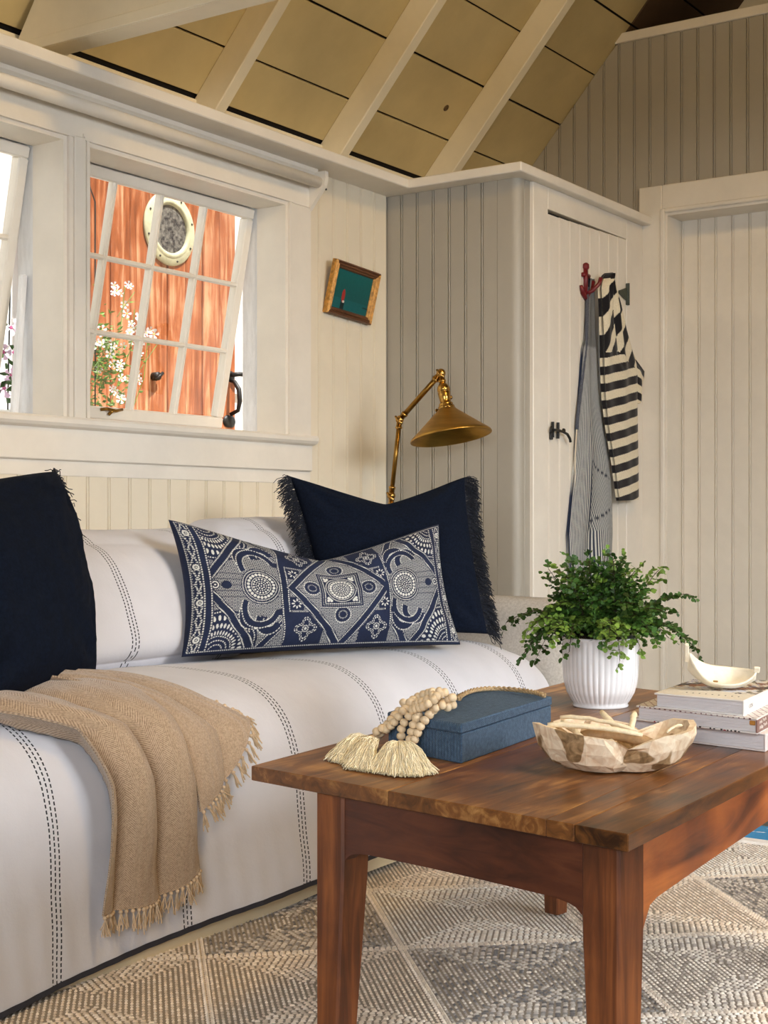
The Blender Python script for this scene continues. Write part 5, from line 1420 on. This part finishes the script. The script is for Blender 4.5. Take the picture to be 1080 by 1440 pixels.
# ================================================================ BOOKS
pagem = paint('book page edges', (240, 236, 238), .8, .02, 3., .15, 40., stretch=(1, 1, 60))
def quadpt(o, ex, ey, a, b): return o+ex*a+ey*b
def book(z0, H_, F0, Lc, depth, coverm, label, cov=.0028, spine_t=None, extra=None, bandcol=None):
    """F0 near corner (spine end), Lc near-left corner; spine on the right (+x) side"""
    F0, Lc = np.array(F0), np.array(Lc); ex = F0-Lc; Wd_ = np.linalg.norm(ex); ex = ex/Wd_; ey = np.array([-.103, .995]); ey /= np.linalg.norm(ey)
    c = Lc+ex*Wd_/2+ey*depth/2; b = E('book', (c[0], c[1], z0), label=label, cat='book', group='books stacked on the coffee table')
    o3 = np.array((c[0], c[1], z0))
    def q(a0, a1, b0, b1): return [Lc+ex*a0+ey*b0, Lc+ex*a1+ey*b0, Lc+ex*a1+ey*b1, Lc+ex*a0+ey*b1]
    def put(name, vf, mat, **k): return M(name, np.array(vf[0])-o3, vf[1], mat, b, **k)
    put('back_cover', hexa(q(0, Wd_, 0, depth), z0, z0+cov, .0007), coverm); put('front_cover', hexa(q(0, Wd_, 0, depth), z0+H_-cov, z0+H_, .0007), coverm)
    put('spine', hexa(q(Wd_-cov, Wd_+.0008, .0, depth), z0+cov*.6, z0+H_-cov*.6, .001), bandcol or coverm)
    put('pages', hexa(q(.004, Wd_-cov-.0003, .004, depth-.004), z0+cov, z0+H_-cov, .0006), pagem)
    # the ridges of the leaf edges
    for i in range(3):
        zz_ = z0+cov+(H_-2*cov)*(i+1)/4
        put('leaf_ridge', hexa(q(.0036, Wd_-cov-.002, .0036, depth-.0036), zz_-.0003, zz_+.0003, .0001), pagem)
    return b, Lc, ex, ey, Wd_, o3
def sheetcol(b, Lc, ex, ey, W_, D_, z, colf, o3, mat, nu=150, nv=240, name='cover_print'):
    U, V_ = np.meshgrid(np.linspace(.0015, W_-.0015, nu), np.linspace(.0015, D_-.0015, nv), indexing='ij')
    P_ = Lc+U[..., None]*ex+V_[..., None]*ey; P3 = np.concatenate([P_, np.full(P_.shape[:2]+(1,), z)], -1)-o3
    M(name, P3.reshape(-1, 3), gridF(nu, nv), mat, b, col=colf(U, V_, W_, D_).reshape(-1, 3))
wcov = paint('white book cover', (232, 228, 224), .4, .02); pcov = paint('blush white cover', (226, 216, 212), .45, .03)
brcov = paint('muted rose-brown band', (142, 108, 98), .5, .05)
z1 = ZT+.0285; z2 = z1+.0245; z3 = z2+.025
printm = vcol('printed cover', .4)
book(ZT, .0283, (-.745, 2.139), (-.985, 2.178), .30, pcov, 'thickest white hardback at the bottom of the book stack')
b, Lc, ex, ey, W_, o3 = book(z1, .0243, (-.752, 2.122), (-.970, 2.162), .295, wcov, 'middle book of the stack, white with fine line-drawn cover and brown spine', bandcol=brcov)
def c2f(U, V_, W_, D_):
    c = np.zeros(U.shape+(3,)); c[:] = lin((230, 224, 218)); s = (np.abs(((U*1.0+V_*.6)/.016) % 1-.5) < .07) | (np.abs(((U-V_*.8)/.021) % 1-.5) < .06) | (np.abs(((V_)/.02) % 1-.5) < .04)
    c[s] = lin((126, 84, 88)); return c
sheetcol(b, Lc, ex, ey, W_, .295, z1+.0244, c2f, o3, printm)
# line pattern seen on the cover edges, spine lettering
def small_text(txt, size, mat, parent, mw, name='lettering'):
    cu = bpy.data.curves.new(name, 'FONT'); cu.body = txt; cu.size = size; cu.extrude = .0002; cu.align_x = 'LEFT'; cu.resolution_u = 2
    tmp = bpy.data.objects.new('tmp', cu); COL.objects.link(tmp)
    dg = bpy.context.evaluated_depsgraph_get(); me = bpy.data.meshes.new_from_object(tmp.evaluated_get(dg)); bpy.data.objects.remove(tmp)
    me.materials.clear(); me.materials.append(mat); o = bpy.data.objects.new(name, me); o.matrix_local = mw; return link(o, parent)
whitet = paint('white lettering', (236, 228, 220), .5); greyt = paint('grey lettering', (168, 160, 156), .5); blackt = paint('black print', (34, 30, 34), .5)
E3x, E3y = np.append(ex, 0), np.append(ey, 0)
p = Lc+ex*(W_+.0011)+ey*.012
small_text('Pink York', .0075, whitet, b, frame_m((p[0]-o3[0], p[1]-o3[1], .0145), E3y, (0, 0, 1), E3x))
small_text('Philip York', .0075, whitet, b, frame_m((p[0]-o3[0], p[1]-o3[1], .0062), E3y, (0, 0, 1), E3x))
p = Lc+ex*(W_-.012)+ey*.0015
hb = hexa([Lc+ex*(W_-.014)+ey*.002, Lc+ex*(W_-.004)+ey*.002, Lc+ex*(W_-.004)+ey*.006, Lc+ex*(W_-.014)+ey*.006], z1+.013, z1+.020, .001)
M('headband', np.array(hb[0])-o3, hb[1], paint('ochre headband', (190, 132, 60), .7), b)
# printed marks along the lower cover edge (outside of the bottom board)
for i in range(26):
    a = .035+i*.0064+random.uniform(-.001, .001)
    if random.random() < .25: continue
    qd = [Lc+ex*a+ey*-.0002, Lc+ex*(a+random.uniform(.002, .005))+ey*-.0002, Lc+ex*(a+.004)+ey*.0008, Lc+ex*a+ey*.0008]
    V, F = hexa(qd, z1+.0001, z1+random.uniform(.0016, .0027), .0001); M('edge_print', np.array(V)-o3, F, blackt if i % 5 else paint('crimson print', (150, 50, 62), .5), b)
for i in range(22):
    a = .006+i*.0096+random.uniform(-.001, .001)
    qd = [Lc+ex*a+ey*-.0002, Lc+ex*(a+random.uniform(.0012, .005))+ey*-.0002, Lc+ex*(a+.003)+ey*.0008, Lc+ex*a+ey*.0008]
    V, F = hexa(qd, z1+.0243-.0026, z1+.0243-random.uniform(.0002, .0014), .0001); M('edge_print', np.array(V)-o3, F, paint('plum print', (118, 76, 84), .5) if i == 0 else bpy.data.materials['plum print'], b)
b, Lc, ex, ey, W_, o3 = book(z2, .0245, (-.7775, 2.134), (-.932, 2.147), .285, wcov, 'top book of the stack, cream cover with dark painted illustration')
def c3f(U, V_, W_, D_):
    c = np.zeros(U.shape+(3,)); c[:] = lin((226, 218, 202)); n1 = wob(U*14, V_*14, 6, 31); n2 = wob(U*20, V_*20, 6, 32); n3 = wob(U*26, V_*22, 5, 33)
    m = (V_ > .085+.012*n3); c[m & (n1 > .1)] = lin((54, 46, 52)); c[m & (n2 > .25)] = lin((132, 84, 52)); c[m & (n1 < -.35)] = lin((202, 204, 214)); c[m & (n2 < -.45)] = lin((98, 92, 74)); c[m & (n3 > .55)] = lin((150, 150, 172))
    return c
sheetcol(b, Lc, ex, ey, W_, .285, z2+.0246, c3f, o3, printm)
for i, a in enumerate(np.linspace(.045, .135, 9)):
    q_ = [Lc+ex*a+ey*.036, Lc+ex*(a+.0022)+ey*.036, Lc+ex*(a+.0022)+ey*.041, Lc+ex*a+ey*.041]
    V, F = hexa(q_, z2+.0246, z2+.0249, .0001); M('lettering', np.array(V)-o3, F, blackt, b)
p = Lc+ex*(W_+.0011)+ey*.03
small_text('CCN', .008, greyt, b, frame_m((p[0]-o3[0], p[1]-o3[1], .009), np.append(ey, 0), (0, 0, 1), np.append(ex, 0)))

# ================================================================ WOODEN BOAT DISH
bz = z3+.0002
bt = E('boat_dish', (-.862, 2.255, bz), YAW+radians(-8), label='small pale wooden boat-shaped dish on top of the books', cat='dish')
bt.rotation_euler = (radians(24), radians(4), YAW+radians(-8)); bt.location.z = bz+.0055
pw_ = paint('pale carved wood', (234, 224, 202), .55, .06, 30., .15, 80.)
t = np.linspace(-1, 1, 49)[:, None]; a = np.linspace(-1, 1, 17)[None]
def hull(scale, zoff, wid):
    w_ = wid*np.power(np.clip(1-np.abs(t)**2.4, 0, 1), .75)+.0012
    keel = .0005+.030*np.clip(np.abs(t)-.15, 0, 1)**2.2*np.where(t < 0, 1.2, .75)
    gun = .020+np.where(t < 0, .036*np.abs(t)**2.6, .012*np.abs(t)**3)
    x = t*.056*scale+0*a; y = w_*np.sign(a)*np.abs(a)**.8; z = keel+zoff+(gun-keel-zoff)*np.abs(a)**1.9
    return np.stack([x, y+0*x, z], -1)
O_ = hull(1, 0, .030); I_ = hull(.95, .0035, .0265)
n = 49*17; f = gridF(49, 17)
def rimstrip(j): i = np.arange(48)*17+j; return np.stack([i, i+17, i+17+n, i+n], 1)
def endstrip(i): j = i*17+np.arange(16); return np.stack([j, j+1, j+1+n, j+n], 1)
M('hull', np.concatenate([O_.reshape(-1, 3), I_.reshape(-1, 3)]), np.concatenate([f[:, ::-1], f+n, rimstrip(0), rimstrip(16)[:, ::-1], endstrip(0), endstrip(48)]), pw_, bt, smooth=True)
V, F = hexa([(-.0615, -.003), (-.054, -.003), (-.054, .003), (-.0615, .003)], .040, .073, .0012, quad_top=[(-.064, -.0034), (-.0575, -.0034), (-.0575, .0034), (-.064, .0034)]); M('stem_post', V, F, pw_, bt)
V, F = hexa([(.050, -.0025), (.060, -.0025), (.060, .0025), (.050, .0025)], .030, .0405, .0012); M('stern_post', V, F, pw_, bt)
V, F = rbox(-.012, -.004, -.002, .002, .006, .008, .0008, 3); M('inlay', V, F, paint('brown knot', (150, 112, 60), .6), bt)

# ================================================================ CARVED BOWL
bc = (-.882, 1.885, ZT)
bw = E('carved_bowl', bc, YAW, label='carved root-wood bowl with lobed rim and brown patches on the table front', cat='bowl')
rt = nt('root wood'); m_, t_, b_ = rt
tc = N(t_, 'ShaderNodeTexCoord'); vo = N(t_, 'ShaderNodeTexNoise', i={'Scale': 25., 'Detail': .5, 'Distortion': .4}); t_.links.new(tc.outputs['Object'], vo.inputs['Vector'])
nn_ = N(t_, 'ShaderNodeTexNoise', i={'Scale': 50., 'Detail': 6., 'Distortion': 1.5}); t_.links.new(tc.outputs['Object'], nn_.inputs['Vector'])
pt = ramp(t_, [(.0, (0, 0, 0)), (.57, (0, 0, 0)), (.59, (1, 1, 1))], vo.outputs['Fac'])
r1 = ramp(t_, [(.35, lin((222, 192, 158))), (.6, lin((244, 226, 198)))], nn_.outputs['Fac']); r2 = ramp(t_, [(.35, lin((124, 98, 66))), (.65, lin((180, 148, 108)))], nn_.outputs['Fac'])
mx = N(t_, 'ShaderNodeMix', data_type='RGBA'); t_.links.new(pt.outputs[0], mx.inputs[0]); t_.links.new(r1.outputs[0], mx.inputs[6]); t_.links.new(r2.outputs[0], mx.inputs[7]); t_.links.new(mx.outputs[2], b_.inputs['Base Color']); b_.inputs['Roughness'].default_value = .6
rg = np.random.default_rng(77)
nth = 27; th2 = np.arange(nth)/nth*2*pi+rg.normal(0, .03, nth)
cusp = np.array([-1.42, .95, 2.75])                # where two lobes meet
dl = np.min(np.abs((th2[:, None]-cusp[None]+pi) % (2*pi)-pi), 1)
bell = np.exp(-(dl/.22)**2)
rim = .112*(1-.22*bell)*(1+.05*np.cos(2*th2))+rg.normal(0, .0022, nth)
rimz = .060-.016*bell+.006*np.sin(2*th2+1.2)+rg.normal(0, .0018, nth)
Vo = []
for i, (zf, rf) in enumerate(((0, .42), (.04, .60), (.26, .82), (.55, .93), (.80, .985), (1.0, 1.0))):
    notch = 1-.16*bell*(zf < .99)*(.4+zf)
    jr = rg.normal(0, .014, nth)*(0 < zf < 1); jz = rg.normal(0, .03, nth)*(0.1 < zf < 1); ja = rg.normal(0, .03, nth)*(0 < zf < 1)
    rr_ = rim*rf*notch*(1+jr); Vo.append(np.stack([rr_*np.cos(th2+ja), rr_*np.sin(th2+ja)*.92, rimz*np.clip(zf+jz, 0, 1)], -1))
for zf, rf in ((.99, .93), (.78, .87), (.5, .74), (.3, .5), (.24, .02)):
    rr_ = rim*rf*(1+rg.normal(0, .01, nth)*(rf > .3)); Vo.append(np.stack([rr_*np.cos(th2), rr_*np.sin(th2)*.92, rimz*zf], -1))
V = np.concatenate([np.stack([np.cos(th2), np.sin(th2), 0*th2], -1)*.001]+Vo)
M('bowl', V, [t3 for q in gridF(len(Vo)+1, nth, cv=True)[:, ::-1].tolist() for t3 in ((q[0], q[1], q[2]), (q[0], q[2], q[3]))], m_, bw)
stk = paint('pale driftwood', (236, 220, 186), .6, .1, 40., .2, 120.); stk2 = paint('brown driftwood', (170, 136, 96), .7, .15, 40., .2, 120.)
cB = np.array(bc); RG = np.array([cos(YAW), sin(YAW), 0]); FWv = np.array([-sin(YAW), cos(YAW), 0])
def stick(a, b, r, mat, lab, bend=.004, flat=1.):
    a = cB+RG*a[0]+FWv*a[1]+np.array([0, 0, a[2]]); b = cB+RG*b[0]+FWv*b[1]+np.array([0, 0, b[2]]); k = np.linspace(0, 1, 9)[:, None]
    P_ = a+(b-a)*k+np.array([0, 0, 1])*bend*np.sin(pi*k)+rg.normal(0, .0006, (9, 3))
    c = (a+b)/2; V, F = tubes([P_], [r*np.interp(np.linspace(0, 1, 9), [0, .1, .9, 1], [.75, 1, .95, .65])], 9)
    return M('driftwood_stick', V-c, F, mat, loc=tuple(c), smooth=True, label=lab, cat='driftwood', group='driftwood pieces in the carved bowl')
stick((-.098, -.030, .066), (.034, -.046, .054), .0042, stk, 'long pale driftwood stick lying across the front of the bowl')
stick((-.072, .012, .072), (.030, -.030, .058), .0032, stk, 'thin pale driftwood stick just behind the long front one')
stick((-.030, .050, .030), (-.012, .004, .052), .0046, stk, 'short driftwood peg leaning at the back left of the bowl') if False else None
stick((-.008, .055, .072), (.016, .010, .040), .0046, stk, 'stubby driftwood peg leaning left at the bowl centre')
stick((.040, .050, .072), (.026, .010, .040), .0046, stk, 'stubby driftwood peg leaning right beside the other peg')
stick((.098, -.010, .062), (.072, -.030, .055), .0022, stk, 'slim driftwood splinter on the right rim of the bowl')
stick((-.088, .020, .060), (-.052, -.020, .030), .0050, stk2, 'brown driftwood piece nearest the left rim')
stick((-.070, .030, .062), (-.036, -.006, .030), .0046, stk, 'pale driftwood piece second from the left rim')
stick((-.090, .000, .056), (-.060, -.028, .034), .0040, stk, 'short pale driftwood chip low at the left rim')
stick((-.020, -.020, .034), (-.002, -.020, .038), .0075, stk, 'thick round-ended driftwood plug in the bowl centre', .0)
stick((-.045, .012, .044), (.058, -.012, .036), .0085, stk2, 'broad brown driftwood slab lying under the sticks', .006)
stick((-.040, -.010, .026), (.010, .015, .026), .007, stk2, 'brown driftwood piece at the bottom of the bowl')
